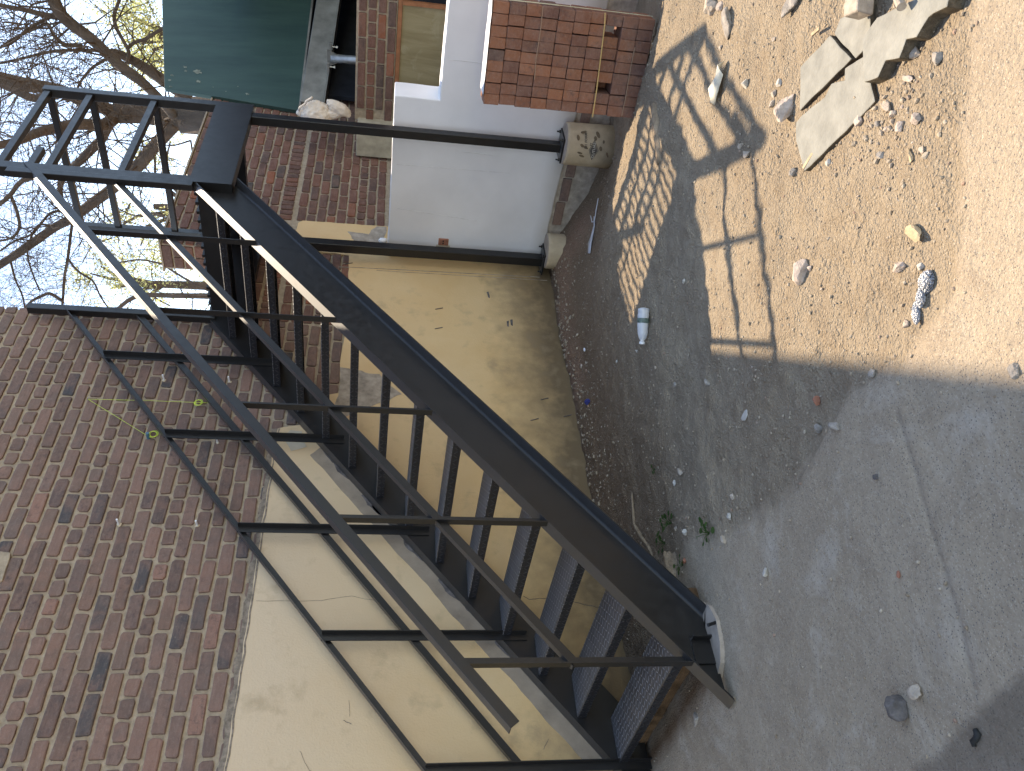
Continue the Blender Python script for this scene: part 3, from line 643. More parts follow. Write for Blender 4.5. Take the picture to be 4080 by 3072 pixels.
# ------------------------------------------------------------------ strapped brick stack
bs = thing('brick_stack', 'strapped stack of new orange-red bricks laid on edge on the dirt', 'brick stack')
bs.location = (1.777, 3.406, -.12); bs.rotation_euler = (0, 0, R(11.1))
BW, BH, BL = .0675, .1004, .205
pm = []
for k in range(6):
    rn = random.Random(k); mb = MB(); mb.box((-.0322,0,-.0488), (.0322,BL,.0488)); mb.v = [(x+rn.uniform(-.0015,.0015), y+rn.uniform(-.002,.002), z+rn.uniform(-.0015,.0015)) for x, y, z in mb.v]
    o = obj('brick', mb, 'brick_pack', bs, bevel=.004); me_ = bpy.data.meshes.new_from_object(o.evaluated_get(bpy.context.evaluated_depsgraph_get())); bpy.data.objects.remove(o); pm.append(me_)
for d in range(1):
    for c in range(9):
        for r in range(10):
            if d and not (r == 9 or c in (0, 8)): continue
            dy = 0
            if r == 2 and d == 0:
                if c == 7: continue
                if c == 2: continue
                dy = {6: .03, 5: .03, 4: .006, 3: .02, 1: .012, 0: .01, 8: 0}.get(c, 0)
            o = bpy.data.objects.new('brick', random.choice(pm)); C.objects.link(o); o.parent = bs
            o.location = (BW*(c+.5)+random.uniform(-.0025,.0025)+.006*noise.noise(Vector((r*.7, d, 1))), d*(BL+.004)+random.uniform(-.007,.006)+dy, BH*(r+.5)); o.rotation_euler = (random.uniform(-.012,.012), random.uniform(-.012,.012), random.uniform(-.015,.015))
W_ = 9*BW
o = bpy.data.objects.new('brick', pm[0]); C.objects.link(o); o.parent = bs; o.location = (BW*2.5, .16, BH*2.5); o.rotation_euler = (0, 0, .2)
def strap(name, pts, mat, wd=.011):
    mb = MB()
    for a, b in zip(pts[:-1], pts[1:]): mb.bar(a, b, .003, wd, (0,0,1))
    obj(name, mb, mat, bs)
z7 = BH*3.02
strap('strap', [(-.012,-.012,z7-.012),(W_*.25,-.014,z7-.008),(W_*.6,-.012,z7+.002),(W_*.9,-.011,z7+.012),(W_+.004,-.004,z7+.02)], 'strap_yellow', .007)
z3 = BH*7.0
strap('strap', [(W_*.3,-.009,z3-.004),(W_*.5,-.010,z3+.004),(W_*.75,-.010,z3),(W_+.002,-.008,z3+.004)], 'strap_brown', .006)
strap('strap', [(W_+.008,.03,BH*9.98),(W_+.009,.045,BH*6),(W_+.008,.05,BH*.1)], 'strap_pale', .012)
strap('strap', [(W_*.02,-.010,BH*1.0),(W_*.2,-.012,BH*.98),(W_*.5,-.010,BH*1.02),(W_*.72,-.010,BH*1.0)], 'strap_brown', .006)
mb = MB(); mb.add([(x, y, BH*10+.006+.006*noise.noise(Vector((x*9, y*9, 1)))-(.03 if x < -.005 else 0)) for y in np.linspace(-.003, .21, 12) for x in np.linspace(-.016, W_, 10)], [(j*10+i, j*10+i+1, j*10+i+11, j*10+i+10) for j in range(11) for i in range(9)]); obj('plastic_sheet', mb, 'plastic_white', bs, True)

# ------------------------------------------------------------------ beyond the white wall
BY = 6.2
bp = thing('boarded_panel', 'short brickwork band above a wood-framed plywood board, beyond the white wall', 'boarding')
mb = MB(); mb.box((.14,BY+.02,1.425), (4.2,BY+.2,1.79)); obj('mortar', mb, 'mortar', bp)
for r in range(4):
    x = .15+(.115 if r % 2 else 0); z = 1.436+.0885*r
    while x < 3.4:
        L = .10 if (r == 2) else .213; mb = MB(); mb.box((x, BY, z), (x+L, BY+.05, z+.069)); obj('brick', mb, 'brick_far', bp, bevel=.006); x += L+.02
mb = MB(); mb.box((.16,BY+.002,.0), (.36,BY+.19,1.423)); obj('side_pier', mb, 'ledge', bp)
mb = MB(); mb.box((.362,BY-.015,1.385), (4.2,BY+.05,1.422)); mb.box((.362,BY-.014,.2), (.385,BY+.05,1.384)); mb.box((1.30,BY-.03,.2), (1.335,BY+.05,1.384)); obj('frame', mb, 'varnished_wood', bp)
mb = MB(); mb.box((.386,BY+.005,.2), (1.299,BY+.03,1.383)); obj('plywood_board', mb, 'plywood', bp)
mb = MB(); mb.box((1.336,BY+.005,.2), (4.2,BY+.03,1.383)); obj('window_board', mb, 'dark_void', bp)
lg = tag(obj('cement_ledge', MB().prism(ragged([(-.085,5.9),(.16,5.9),(.16,6.4),(-.085,6.4)], .006, .06), -.1, 1.76), 'ledge', bevel=.01), 'pale cement ledge carrying the white sack', 'ledge')
vb = thing('void_shade', 'empty space with shade painted near-black under the green panel behind the brick band', 'backdrop')
mb = MB(); mb.box((-.05,9.6,-.1), (14,9.8,4.0)); obj('shade_back', mb, 'dark_void', vb)  # near-black backing sheet, paints the unlit depth
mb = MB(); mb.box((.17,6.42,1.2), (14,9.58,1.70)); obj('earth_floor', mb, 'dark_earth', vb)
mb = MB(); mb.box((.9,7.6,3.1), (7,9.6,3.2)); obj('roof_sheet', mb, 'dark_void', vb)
mb = MB(); mb.box((-.04,6.95,1.70), (.0,9.58,2.9)); obj('shade_panel', mb, 'dark_void', vb)  # added near-black panel, paints shade between beam and brick band
# green panel, slightly askew; its own frame and scuffs
gA, gB, gD = at(1190, 440, 8.7), at(655, 350, 8.7), at(1243, 0, 9.5)
dirx = (gD-gA); dirx = dirx.normalized(); gn = dirx.cross((gB-gA).normalized()).normalized()
_pn = (gD-gA).cross(gB-gA); _rd = ray(645, 0); gC = CAM+_rd*((gA-CAM).dot(_pn)/_rd.dot(_pn))
gt = thing('green_panel', 'large dark green painted panel with pale scuffs, above the white wall', 'panel')
mb = MB(); ext = 2.2; gD2, gC2 = gD+(gD-gA)*ext, gC+(gC-gB)*ext
back = gn*(-.05 if gn.dot(CAM-gA) > 0 else .05)
mb.add([gA, gD2, gC2, gB]+[p+back for p in (gA, gD2, gC2, gB)], [(0,1,2,3),(7,6,5,4),(0,4,5,1),(1,5,6,2),(2,6,7,3),(3,7,4,0)]); obj('panel_sheet', mb, 'green_paint', gt, bevel=.004)
mb = MB(); mb.bar(gA-back*.2+(gA-gB).normalized()*.012, gD2-back*.2+(gA-gB).normalized()*.012, .07, .02); obj('bottom_trim', mb, 'galvanised', gt)
for i, (a, b, s) in enumerate(((785,285,.035),(738,268,.014),(740,283,.012),(790,325,.018),(675,320,.016),(686,300,.014),(985,375,.016),(948,345,.006),(680,345,.012),(850,348,.006),(900,365,.006))):
    d = ray(a, b); nn = gn; t = (gA-CAM).dot(nn)/d.dot(nn); p = CAM+d*t-back*.06; u = dirx; v = (gB-gA).normalized(); n = 16; rr = [s*(.9+1.1*noise.noise(Vector((math.cos(k*.39)*2, math.sin(k*.39)*2, i)))) for k in range(n)]
    mb = MB(); mb.add([p+(u*math.cos(k*2*math.pi/n)+v*1.3*math.sin(k*2*math.pi/n))*rr[k] for k in range(n)]+[p], [(k, (k+1) % n, n) for k in range(n)]); obj('scuff', mb, 'scuff_green', gt)
bm_ = thing('steel_beam', 'grey galvanised beam with clamped pipe prop under the green panel', 'beam')
b0, b1 = at(1243, 425, 8.75), at(1318, -60, 9.5); dd = (b1-b0)
mb = MB(); mb.bar(b0, b0+dd*3, .12, .235); obj('beam', mb, 'galvanised', bm_, bevel=.008)
mb = MB(); mb.bar(b0+dd*.0+Vector((0,0,-.124)), b0+dd*3+Vector((0,0,-.124)), .17, .012); obj('flange', mb, 'galvanised', bm_)
pp = at(1318, 232, 8.75)
mb = MB(); mb.tube([pp+Vector((0,0,.0)), Vector((pp.x+.01, pp.y+.02, 1.3))], [.042, .044], 14); obj('pipe_prop', mb, 'zinc_pipe', bm_, True)
mb = MB(); mb.add([pp+Vector((-.09,-.012,.035)), pp+Vector((.09,-.012,.035)), pp+Vector((.035,-.012,-.08)), pp+Vector((-.035,-.012,-.08)), pp+Vector((-.09,.012,.035)), pp+Vector((.09,.012,.035)), pp+Vector((.035,.012,-.08)), pp+Vector((-.035,.012,-.08))], [(3,2,1,0),(4,5,6,7),(0,1,5,4),(1,2,6,5),(2,3,7,6),(3,0,4,7)]); obj('gusset', mb, 'galvanised', bm_)
for (a, b) in ((1325, 190), (1315, 270)):
    q = at(a, b, 8.7); mb = MB(); mb.bar(q+Vector((-.055,0,.02)), q+Vector((.055,0,.02)), .04, .03); cl = obj('clamp', mb, 'galvanised', bm_, bevel=.004)
    mb = MB(); mb.lathe([(.007,0),(.007,-.045),(.014,-.0451),(.014,-.06)], tuple(q+Vector((.01,0,.008))), (0,0,1), 8); obj('bolt', mb, 'zinc_pipe', cl)
# white sack on the ledge
sk = thing('white_sack', 'tied white woven sack on the cement ledge under the green panel', 'sack')
def lump(px, py, r, sq_, seed, name, rot=0):
    c_ = onY(px, py, 6.02); mb = rock_mb(r, seed, (1,1,1), 4); cr_, sr_ = math.cos(rot), math.sin(rot); vs_ = []
    for x, y, z in mb.v:
        d_ = Vector((x, y, z)).normalized(); rr = r*(1+.10*noise.noise(d_*2.2+Vector((seed,0,0)))-.16*abs(noise.noise(d_*5+Vector((0,seed,0))))-.07*abs(noise.noise(d_*12)))
        q = (d_.x*rr*sq_[0], d_.y*rr*sq_[1], d_.z*rr*sq_[2]); vs_.append((c_.x+q[0]*cr_-q[2]*sr_, c_.y+q[1], c_.z+q[0]*sr_+q[2]*cr_))
    mb.v = vs_; return obj(name, mb, 'sack', sk, True)
lump(1262, 462, .15, (1.0,.8,1.05), 3, 'bag'); lump(1205, 448, .06, (.7,.7,1.0), 5, 'neck', .3); lump(1350, 432, .115, (.55,.5,1.15), 8, 'loose_fold', -.5); lump(1318, 452, .10, (.6,.55,1.3), 11, 'loose_fold', .15)
mb = MB(); mb.tube([onY(*p, 5.98) for p in ((1190,440),(1195,428),(1215,415),(1222,402),(1240,392),(1243,386))], .012, 6); obj('neck_tie', mb, 'sack', sk, True)

# ------------------------------------------------------------------ rubble, litter and slabs on the ground
def rock(px, py, r, mat, label, sq_=(1,1,.7), name='stone', rot=0, cat='stone', group='loose stones on the ground', sink=.45):
    p = gp(px, py, r*.4); o = obj(name, rock_mb(r, px+py, sq_, 3), mat); o.location = (p.x, p.y, gtop(p.x, p.y)+r*sq_[2]*(1-sink)*.7); o.rotation_euler = (0, 0, rot); return tag(o, label, cat, group)
rock(3172, 1072, .048, 'stone_pink', 'largest angular pinkish white stone lying in the sunlit dirt', (1.15,.75,.7), rot=.6)
rock(3212, 1066, .014, 'stone_pink', 'small brown stone touching the large pinkish white stone')
rock(3130, 430, .062, 'stone_pink', 'pink rock leaning against the broken paving slabs', (1.0,.8,.7), rot=.9)
rock(3085, 375, .018, 'stone_pale', 'upper of two small stones beside the pink rock'); rock(3080, 415, .018, 'stone_pale', 'lower of two small stones beside the pink rock')
rock(2885, 95, .062, 'stone_grey', 'grey crumbling concrete lump in the sunlit dirt behind the railing shadow', (1.2,.8,.5), rot=.9)
rock(2975, 335, .024, 'stone_white', 'round white stone with a hard shadow near the pale husk', (1,.8,.8))
rock(2870, 190, .018, 'stone_pale', 'cream pebble below the grey concrete lump'); rock(3090, 155, .014, 'stone_pale', 'cream pebble left of the broken slabs near their wood splinter')
rock(2820, 30, .05, 'stone_pale', 'buff rock at the far edge of the sunlit dirt', (1,1,.8)); rock(2860, 22, .03, 'stone_pink', 'brown rock beside the buff rock at the far edge')
rock(3150, 10, .055, 'stone_grey', 'dark wedge of broken concrete at the frame edge by the slabs', (1.3,.8,.6)); rock(3365, 20, .03, 'stone_pale', 'pale stone above the cracked slab piece')
rock(3545, 20+400, 0.022, 'stone_pale', 'stone beside the toothed slab edge', (.7,1.3,.6)); rock(3625, 315, 0.022, 'stone_pink', 'reddish long stone lying below the toothed slab', (.6,1.5,.5), rot=.3)
rock(3665, 470, 0.024, 'stone_pink', 'reddish stone pair, larger one, below the slabs', (.8,1.2,.6)); rock(3600, 510, 0.019, 'stone_pink', 'reddish stone pair, smaller one, below the slabs')
rock(3430, 480, 0.022, 'stone_pink', 'pink stone tucked under the long slab edge'); rock(3565, 455, 0.014, 'stone_pale', 'buff stone between slab edge and reddish stones'); rock(3510, 495, 0.012, 'stone_grey', 'grey pebble below the long slab')
rock(3520, 620, 0.017, 'stone_grey', 'grey weathered stone below the slab tip'); rock(3295, 650, 0.016, 'stone_white', 'white stone at the slab tip'); rock(3650, 210, 0.023, 'stone_pale', 'brown stone beside the toothed slab recess')
rock(3745, 230, 0.022, 'stone_grey', 'round brown grey stone right of the toothed slab'); rock(3640, 620, 0.019, 'wood_chip', 'long tan stone in open sunlit dirt', (.5,1.6,.5), rot=-.4)
rock(3690, 600, 0.013, 'stone_pale', 'pale stone right of the long tan stone'); rock(3575, 1065, .03, 'stone_pink', 'reddish pointed stone left of the foil wrapper', (.7,1.3,.6), rot=.5)
rock(3660, 1062, .015, 'stone_white', 'white pebble beside the foil wrapper'); rock(3600, 1288, .016, 'stone_pale', 'tan stone at the shadow edge below the foil wrapper')
rock(3590, 2812, .040, 'stone_dark', 'dark grey round stone on the concrete apron', (1,1,.8), sink=.15); rock(3662, 2752, .026, 'stone_pale', 'tan stone beside the dark grey round stone', sink=.2)
rock(3240, 1600, .022, 'brick_chip', 'orange brown brick chip in the shaded dirt near the apron edge'); rock(3330, 1700, .028, 'stone_grey', 'long grey stone at the apron edge', (.6,1.3,.6), rot=.6); rock(3245, 1710, .022, 'stone_grey', 'flat grey stone left of the apron edge')
rock(2745, 2122, .018, 'stone_white', 'white square stone beside the weeds at the stair foot', sink=.1); rock(2695, 2105, .016, 'stone_pale', 'pale stone touching the weeds at the stair foot'); rock(2685, 1925, .016, 'stone_white', 'white stone in the shaded dirt above the weeds')
rock(2708, 1880, .026, 'stone_pale', 'long pale stone above the white stone', (.7,1.4,.6), rot=.5); rock(2735, 2235, .018, 'brick_chip', 'small red brick chip by the weed on the footing'); rock(3060, 2285, .022, 'stone_white', 'white chipped stone on the concrete apron')
rock(2920, 1978, .016, 'stone_pale', 'pale stone in the gravel right of the weeds'); rock(2895, 2150, .02, 'stone_pale', 'pale flake standing in the gravel', (.5,1.2,.9)); rock(2908, 2060, .018, 'stone_white', 'pale grey stone among the gravel')
rock(2305, 1455, .014, 'stone_pink', 'pinkish stone at the cream wall base'); rock(3630, 1705, .012, 'brick_chip', 'tiny red stone near the concrete joint') if False else None
rock(2460, 1440, .012, 'stone_white', 'white chip in the thin sunlit streak'); rock(2537, 1400, .012, 'stone_white', 'white chip below the plastic bottle'); rock(2625, 1465, .012, 'stone_pale', 'pale chip in shade right of the sunlit streak')
rock(2810, 1520, .02, 'stone_grey', 'grey stone in the shade past the bottle', (.6,1.2,.7)); rock(2680, 1530, .014, 'stone_grey', 'small grey stone beyond the bottle'); rock(3595, 2290, .012, 'brick_chip', 'tiny red pebble on the concrete apron')
rock(2970, 615, .026, 'stone_pale', 'tan stone lying in the thick railing shadow', (.8,1.4,.6), rot=.3); rock(2950, 580, .018, 'stone_pale', 'small tan stone beside the thick railing shadow')
rock(3160, 690, .02, 'stone_grey', 'grey stone by the railing shadow'); rock(3105, 330, .02, 'stone_white', 'white flat chip left of the broken slabs')
rock(2725, 1120, .014, 'stone_white', 'white stone near the striped tread shadows'); rock(3500, 1900, .012, 'stone_dark', 'black pebble on the concrete apron') 
rock(3470, 1490, .018, 'stone_grey', 'grey stone in the wall shadow near the apron', (1,.8,.6)); rock(4055, 1480, .02, 'stone_grey', 'grey stone at the shadow edge by the frame side')

# slabs of broken paving
def slab(name, px, th, label, tilt=(0,0), amp=.004, lift=0):
    pts = [gp(*p, .025) for p in px]; cx = sum(p.x for p in pts)/len(pts); cy = sum(p.y for p in pts)/len(pts)
    poly = ragged([(p.x-cx, p.y-cy) for p in pts], amp, .02, px[0][0]); mb = MB(); mb.prism(poly, -.03, th*.8)
    o = obj(name, mb, 'slab', bevel=.004); o.data.materials.append(MAT['slab_side_shade'])
    for f_ in o.data.polygons: f_.material_index = 0 if f_.normal.z > .5 else 1  # sides get the darker colour with shade painted in
    o.location = (cx, cy, gtop(cx, cy)+lift); o.rotation_euler = (tilt[0], tilt[1], 0); return tag(o, label, 'paving slab', 'broken paving slabs')
S = 1180/2212
def c3(*a): return [(2900+x*S, y*S) for x, y in a]
slab('paving_slab', c3((515,825),(520,500),(600,410),(740,265),(900,440)), .032, 'five-sided broken paving slab nearest the pink rock')
slab('paving_slab', c3((755,255),(800,130),(870,100),(920,0),(1015,-30),(1025,320),(912,432)), .032, 'broken paving slab split by a thin crack from its neighbour', (0,.02))
slab('paving_slab', c3((550,1280),(495,1050),(500,920),(545,860),(720,720),(770,620),(860,600),(870,510),(960,440),(1020,410),(1050,600),(1080,760)), .034, 'long broken paving slab with nearest pointed tip', (.02,-.02), .006)
slab('paving_slab', c3((1075,625),(1048,300),(1160,145),(1330,55),(1540,-40),(1720,-30),(1700,60),(1600,110),(1560,140),(1470,295),(1390,300),(1340,445),(1240,465),(1180,590)), .05, 'broken paving slab with a jagged toothed edge', (-.02,.02), .006, .004)
p = gp(3480, 20); mb = MB(); mb.box((-.04,-.035,0), (.04,.035,.06)); mb.v = [(x+.012*noise.noise(Vector((x*50,y*50,z*50))), y+.012*noise.noise(Vector((z*50,x*50,3))), z) for x, y, z in mb.v]
o = obj('concrete_block', mb, 'stone_pale', bevel=.006); o.location = (p.x, p.y, .02); o.rotation_euler = (.1, 0, .7); tag(o, 'small squared concrete block standing between the slabs at the frame edge', 'block')
a, b = gp(3612, 30, .06), gp(3570, -60, .06); mb = MB(); mb.tube([a+Vector((0,0,.075)), b+Vector((0,0,.07))], .014, 10); tag(obj('pipe_end', mb, 'stone_pale'), 'short grey rod end resting on the toothed slab', 'rod')
# mortar pads and footing at the stair foot
pts = [gp(*p) for p in ((2812,2395),(2850,2410),(2880,2470),(2895,2560),(2898,2640),(2880,2720),(2850,2640),(2820,2520))]
mb = MB(); mb.prism(ragged([(p.x, p.y) for p in pts]+[(1.05,.0),(1.02,.2)], .006, .03, 3), -.03, .03); tag(obj('mortar_pad', mb, 'concrete_pad', bevel=.008), 'pale mortar pad under the foot of the outer stringer', 'mortar pad')
mb = rock_mb(.12, 5, (.55,1.45,.5), 3); o = obj('footing_lump', mb, 'soil'); p = gp(2700, 2300); o.location = (p.x-.03, p.y+.02, .005); o.rotation_euler = (0,0,-.35); tag(o, 'brown rough footing lump beside the stair foot', 'rubble')
mb = MB(); mb.box((-.085,.10,-.05), (1.07,.34,.06)); mb.v = [(x, y+.01*noise.noise(Vector((x*5,z*9,1))), z) for x, y, z in mb.v]; o = tag(obj('rusty_step', mb, 'rust_soil', bevel=.012), 'rust-stained rough block under the lowest tread', 'footing')
mb = rock_mb(.05, 9, (1.2,.8,.5)); o = obj('stone', mb, 'stone_grey'); p = gp(2815, 2905); p = gp(2780, 2870); o.location = (p.x, p.y, .004); tag(o, 'grey gravelly mortar crumb beside the rust-stained block', 'stone', 'loose stones on the ground')
# root at the wall side
mb = MB(); pts = [gp(*p)+Vector((0,0,.004)) for p in ((2520,1960),(2525,2030),(2530,2090),(2555,2135),(2585,2175),(2605,2215))]; mb.tube(pts, [.006,.008,.010,.011,.010,.009], 7); tag(obj('root', mb, 'soil', smooth=True), 'thin brown root snaking through the soil under the stair', 'root')
# weeds
def weed(px, py, n, label, r=.02):
    p = gp(px, py); t = thing('weed', label, 'weed', 'small weeds at the stair foot'); z0 = gtop(p.x, p.y)
    mb = MB(); lf = MB()
    for i in range(n):
        a = random.uniform(0, 6.28); l = random.uniform(.4, 1.4)*r*1.6; tip = Vector((p.x+math.cos(a)*l, p.y+math.sin(a)*l, z0+random.uniform(.01, .045)))
        mb.tube([Vector((p.x, p.y, z0-.005)), (Vector((p.x, p.y, z0))+tip)/2+Vector((0,0,.008)), tip], .0012, 4)
        s = random.uniform(.9, 1.6)*r; u = Vector((math.cos(a), math.sin(a), random.uniform(-.3, .4))).normalized(); v = u.cross(Vector((0,0,1))).normalized(); k = 8
        lf.add([tip+u*s*.5*(1+math.cos(q))+v*s*.5*math.sin(q) for q in np.linspace(0, 6.28, k, endpoint=False)], [tuple(range(k))])
    obj('stem', mb, 'leaf_green', t, kind='stuff'); obj('foliage', lf, 'leaf_green', t, kind='stuff'); return t
weed(2675, 2085, 12, 'taller green weed behind the pale stone at the stair foot'); weed(2648, 2165, 8, 'small green weed against the brown footing lump'); weed(2838, 2125, 12, 'light green feathery weed in the gravel'); weed(2732, 2250, 7, 'tiny round-leaved weed beside the brick chip', .016); weed(2608, 1868, 5, 'tiny dark weed in the shaded dirt', .012)
# plastic bottle
a, b = gp(2568, 1227, .035), gp(2560, 1372, .035); ax = (b-a).normalized(); r = .032; L_ = (b-a).length
bt = thing('plastic_bottle', 'crumpled clear plastic bottle lying on the dirt near the cream wall', 'bottle')
k = L_/.24; prof = [(.018,0),(r,.006),(r,.03),(r*.93,.036),(r,.042),(r,.06),(r*.94,.066),(r,.072),(r*.99,.10),(r*.93,.106),(r*.98,.112),(r*.92,.135),(r*.9,.16),(r*.82,.18),(r*.6,.20),(.011,.215),(.011,.222)]
base = Vector((a.x, a.y, max(gtop(a.x, a.y), gtop(b.x, b.y))+r*.95))
mb = MB(); mb.lathe([(x_, h*k) for x_, h in prof], base, ax, 18, .1); obj('body', mb, 'plastic_clear', bt, True)
mb = MB(); mb.lathe([(r*1.03,.068*k),(r*1.04,.07*k),(r*1.03,.098*k),(r*1.0,.1*k)], base, ax, 18, .06); obj('label_band', mb, 'bottle_label', bt, True)
mb = MB(); mb.lathe([(.014,.222*k),(.015,.223*k),(.015,.238*k),(.012,.24*k)], base, ax, 14); obj('cap', mb, 'plastic_white', bt)
p = gp(2350, 1602); o = obj('blue_cap', rock_mb(.03, 12, (1,1.1,.75)), 'plastic_blue'); o.location = (p.x, p.y, gtop(p.x, p.y)+.012); tag(o, 'crumpled dark blue plastic lump at the foot of the cream wall', 'litter')
p = gp(2330, 1395); mb = rock_mb(.032, 4, (.55,1.1,.25)); o = obj('scrap', mb, 'plastic_white', smooth=True); o.location = (p.x, p.y, gtop(p.x, p.y)+.008); o.rotation_euler = (0,0,.7); tag(o, 'white leaf-shaped plastic scrap by the cream wall', 'litter')
p = gp(2965, 1655); mb = rock_mb(.035, 8, (1.2,.8,.12)); o = obj('lime_spill', mb, 'stone_white', smooth=True); o.location = (p.x, p.y, gtop(p.x, p.y)+.001); tag(o, 'soft white powder spill on the shaded dirt', 'spill')
mb = MB(); pts = [gp(*p)+Vector((0,0,.006)) for p in ((2352,860),(2358,885),(2372,880),(2380,830),(2387,790))]; mb.tube(pts, .0035, 5); tag(obj('cable_tie', mb, 'plastic_white'), 'thin white cable offcut beside the printed pier', 'litter')
def sheet(name, px, mat, label, cat='litter', lift=.01, wob=.008):
    P_ = [gp(*p) for p in px]; n = len(P_)//2; mb = MB(); vs_ = []
    for i in range(n):
        a, b = P_[i], P_[-1-i]
        for t in np.linspace(0, 1, 4): q = a.lerp(b, t); vs_.append((q.x, q.y, gtop(q.x, q.y)+lift+wob*noise.noise(Vector((q.x*40, q.y*40, 2)))+wob*math.sin(t*3.14)))
    m_ = len(vs_); mb.add(vs_, [(i*4+k, i*4+k+1, i*4+k+5, i*4+k+4) for i in range(n-1) for k in range(3)])
    o = obj(name, mb, mat, smooth=True); so_ = o.modifiers.new('thick', 'SOLIDIFY'); so_.thickness = .002; return tag(o, label, cat)
sheet('plastic_strip', ((2362,862),(2362,900),(2340,970),(2352,1010),(2356,1010),(2362,965),(2368,900),(2366,862)), 'plastic_clear', 'clear plastic strip lying in the dirt between the two piers')
sheet('husk', ((2905,245),(2880,290),(2862,345),(2858,395),(2872,420),(2882,385),(2898,345),(2908,300)), 'bark_strip', 'pale folded dry husk crossing the railing shadow', 'husk', .02, .02)
fw = thing('foil_wrapper', 'twisted silver foil wrapper in the sunlit dirt', 'wrapper')
def crumple(px, py, r, sq_, rot, seed, name):
    p = gp(px, py, .012); mb = rock_mb(r, seed, (1,1,1), 3); z0 = gtop(p.x, p.y); vs_ = []; c, s_ = math.cos(rot), math.sin(rot)
    for x, y, z in mb.v:
        d_ = Vector((x, y, z)).normalized(); rr = r*(1-.35*abs(noise.noise(d_*4+Vector((seed,0,0))))+.15*noise.noise(d_*9)); x, y, z = d_.x*rr*sq_[0], d_.y*rr*sq_[1], d_.z*rr*sq_[2]
        vs_.append((p.x+x*c-y*s_, p.y+x*s_+y*c, z0+z+r*sq_[2]*.6))
    mb.v = vs_; return obj(name, mb, 'foil', fw)
crumple(3676, 1122, .034, (1.0,.85,.5), .4, 31, 'crumpled_end'); crumple(3662, 1185, .026, (.6,1.2,.45), -.75, 33, 'twisted_middle'); crumple(3642, 1245, .028, (.55,1.25,.4), -.7, 35, 'dark_tail')
p = gp(3652, 925); o = obj('wood_chip', rock_mb(.042, 21, (.55,1.3,.4)), 'wood_chip'); o.location = (p.x, p.y, gtop(p.x, p.y)+.008); o.rotation_euler = (0,0,.2); tag(o, 'split tan wood chip with a dark cracked side in the sunlit dirt', 'wood chip')
mb = MB(); pts = [gp(*p)+Vector((0,0,.016)) for p in ((3908,2905),(3920,2925),(3912,2945),(3900,2955),(3905,2975))]; mb.tube(pts, [.006,.009,.008,.008,.005], 7); tag(obj('rubber_strip', mb, 'rubber', smooth=True), 'curled black rubber strip on the dark corner of concrete', 'litter')
mb = MB(); pts = [gp(*p)+Vector((0,0,-.008)) for p in ((2608,420),(2618,520),(2628,600),(2632,648))]; mb.tube(pts, .03, 12); tag(obj('buried_pipe', mb, 'soil', smooth=True), 'half-buried brown pipe in the dirt beside the striped shadows', 'pipe')
for a, b, lb in (((3282,115),(3250,140),'pale wood splinter beside the broken slabs'), ((3375,640),(3200,690),''), ((3218,672),(3255,610),'brown twig along the near slab edge')):
    if lb: mb = MB(); p, q = gp(*a), gp(*b); mb.bar(p+Vector((0,0,.016)), q+Vector((0,0,.014)), .012, .006); tag(obj('splinter', mb, 'wood_chip'), lb, 'splinter')
# pebbles too many to count
def scatter(name, n, fn, r0, r1, label, mat='pebbles'):
    mb = MB(); pr_ = [rock_mb(1, s, (1,.8,.6), 0) for s in range(8)]
    for _ in range(n):
        q = fn()
        if q is None: continue
        x, y = q; r = r0+(r1-r0)*random.random()**4.2; t = random.choice(pr_); a = random.uniform(0, 6.28); c, s = math.cos(a)*r, math.sin(a)*r; z = gtop_fast(x, y)
        mb.add([(x+v[0]*c-v[1]*s, y+v[0]*s+v[1]*c, z+v[2]*r+r*.2) for v in t.v], t.f)
    return tag(obj(name, mb, mat), label, 'gravel', kind='stuff')
def gtop_fast(x, y):
    i = min(max(int((x+.2)/.0135)+8, 0), nx-1); j = min(max(int((y+1.5)/.0135)+10, 0), ny-1); return Z[j, i]
def in_dirt():
    x, y = random.uniform(0, 4.2), random.uniform(-1.2, 4.2); i = int((x+.2)/.0135)+8; j = int((y+1.5)/.0135)+10
    if conc[j, i] > .02 and random.random() > .22: return None
    if noise.noise(Vector((x*2.2, y*2.2, 5))) < random.uniform(-.7, .35): return None
    return x, y
scatter('gravel', 34000, in_dirt, .0012, .0115, 'loose pebbles and grit strewn over the ground')
def in_rubble():
    y = random.uniform(1.6, 4.15); x = abs(random.gauss(0, .16))-.06 if random.random() < .6 or y < 3.7 else random.uniform(.2, 1.1)
    if y > 3.9 and x > .3: y = 4.27-abs(random.gauss(0, .1))
    return x, y
scatter('rubble_fringe', 900, in_rubble, .003, .022, 'crumbled mortar and brick rubble along the wall base')
def in_slabs():
    p = gp(random.gauss(3560, 130), random.gauss(440, 130)); return p.x, p.y
scatter('slab_crumbs', 420, in_slabs, .003, .018, 'stone crumbs around the broken slabs')

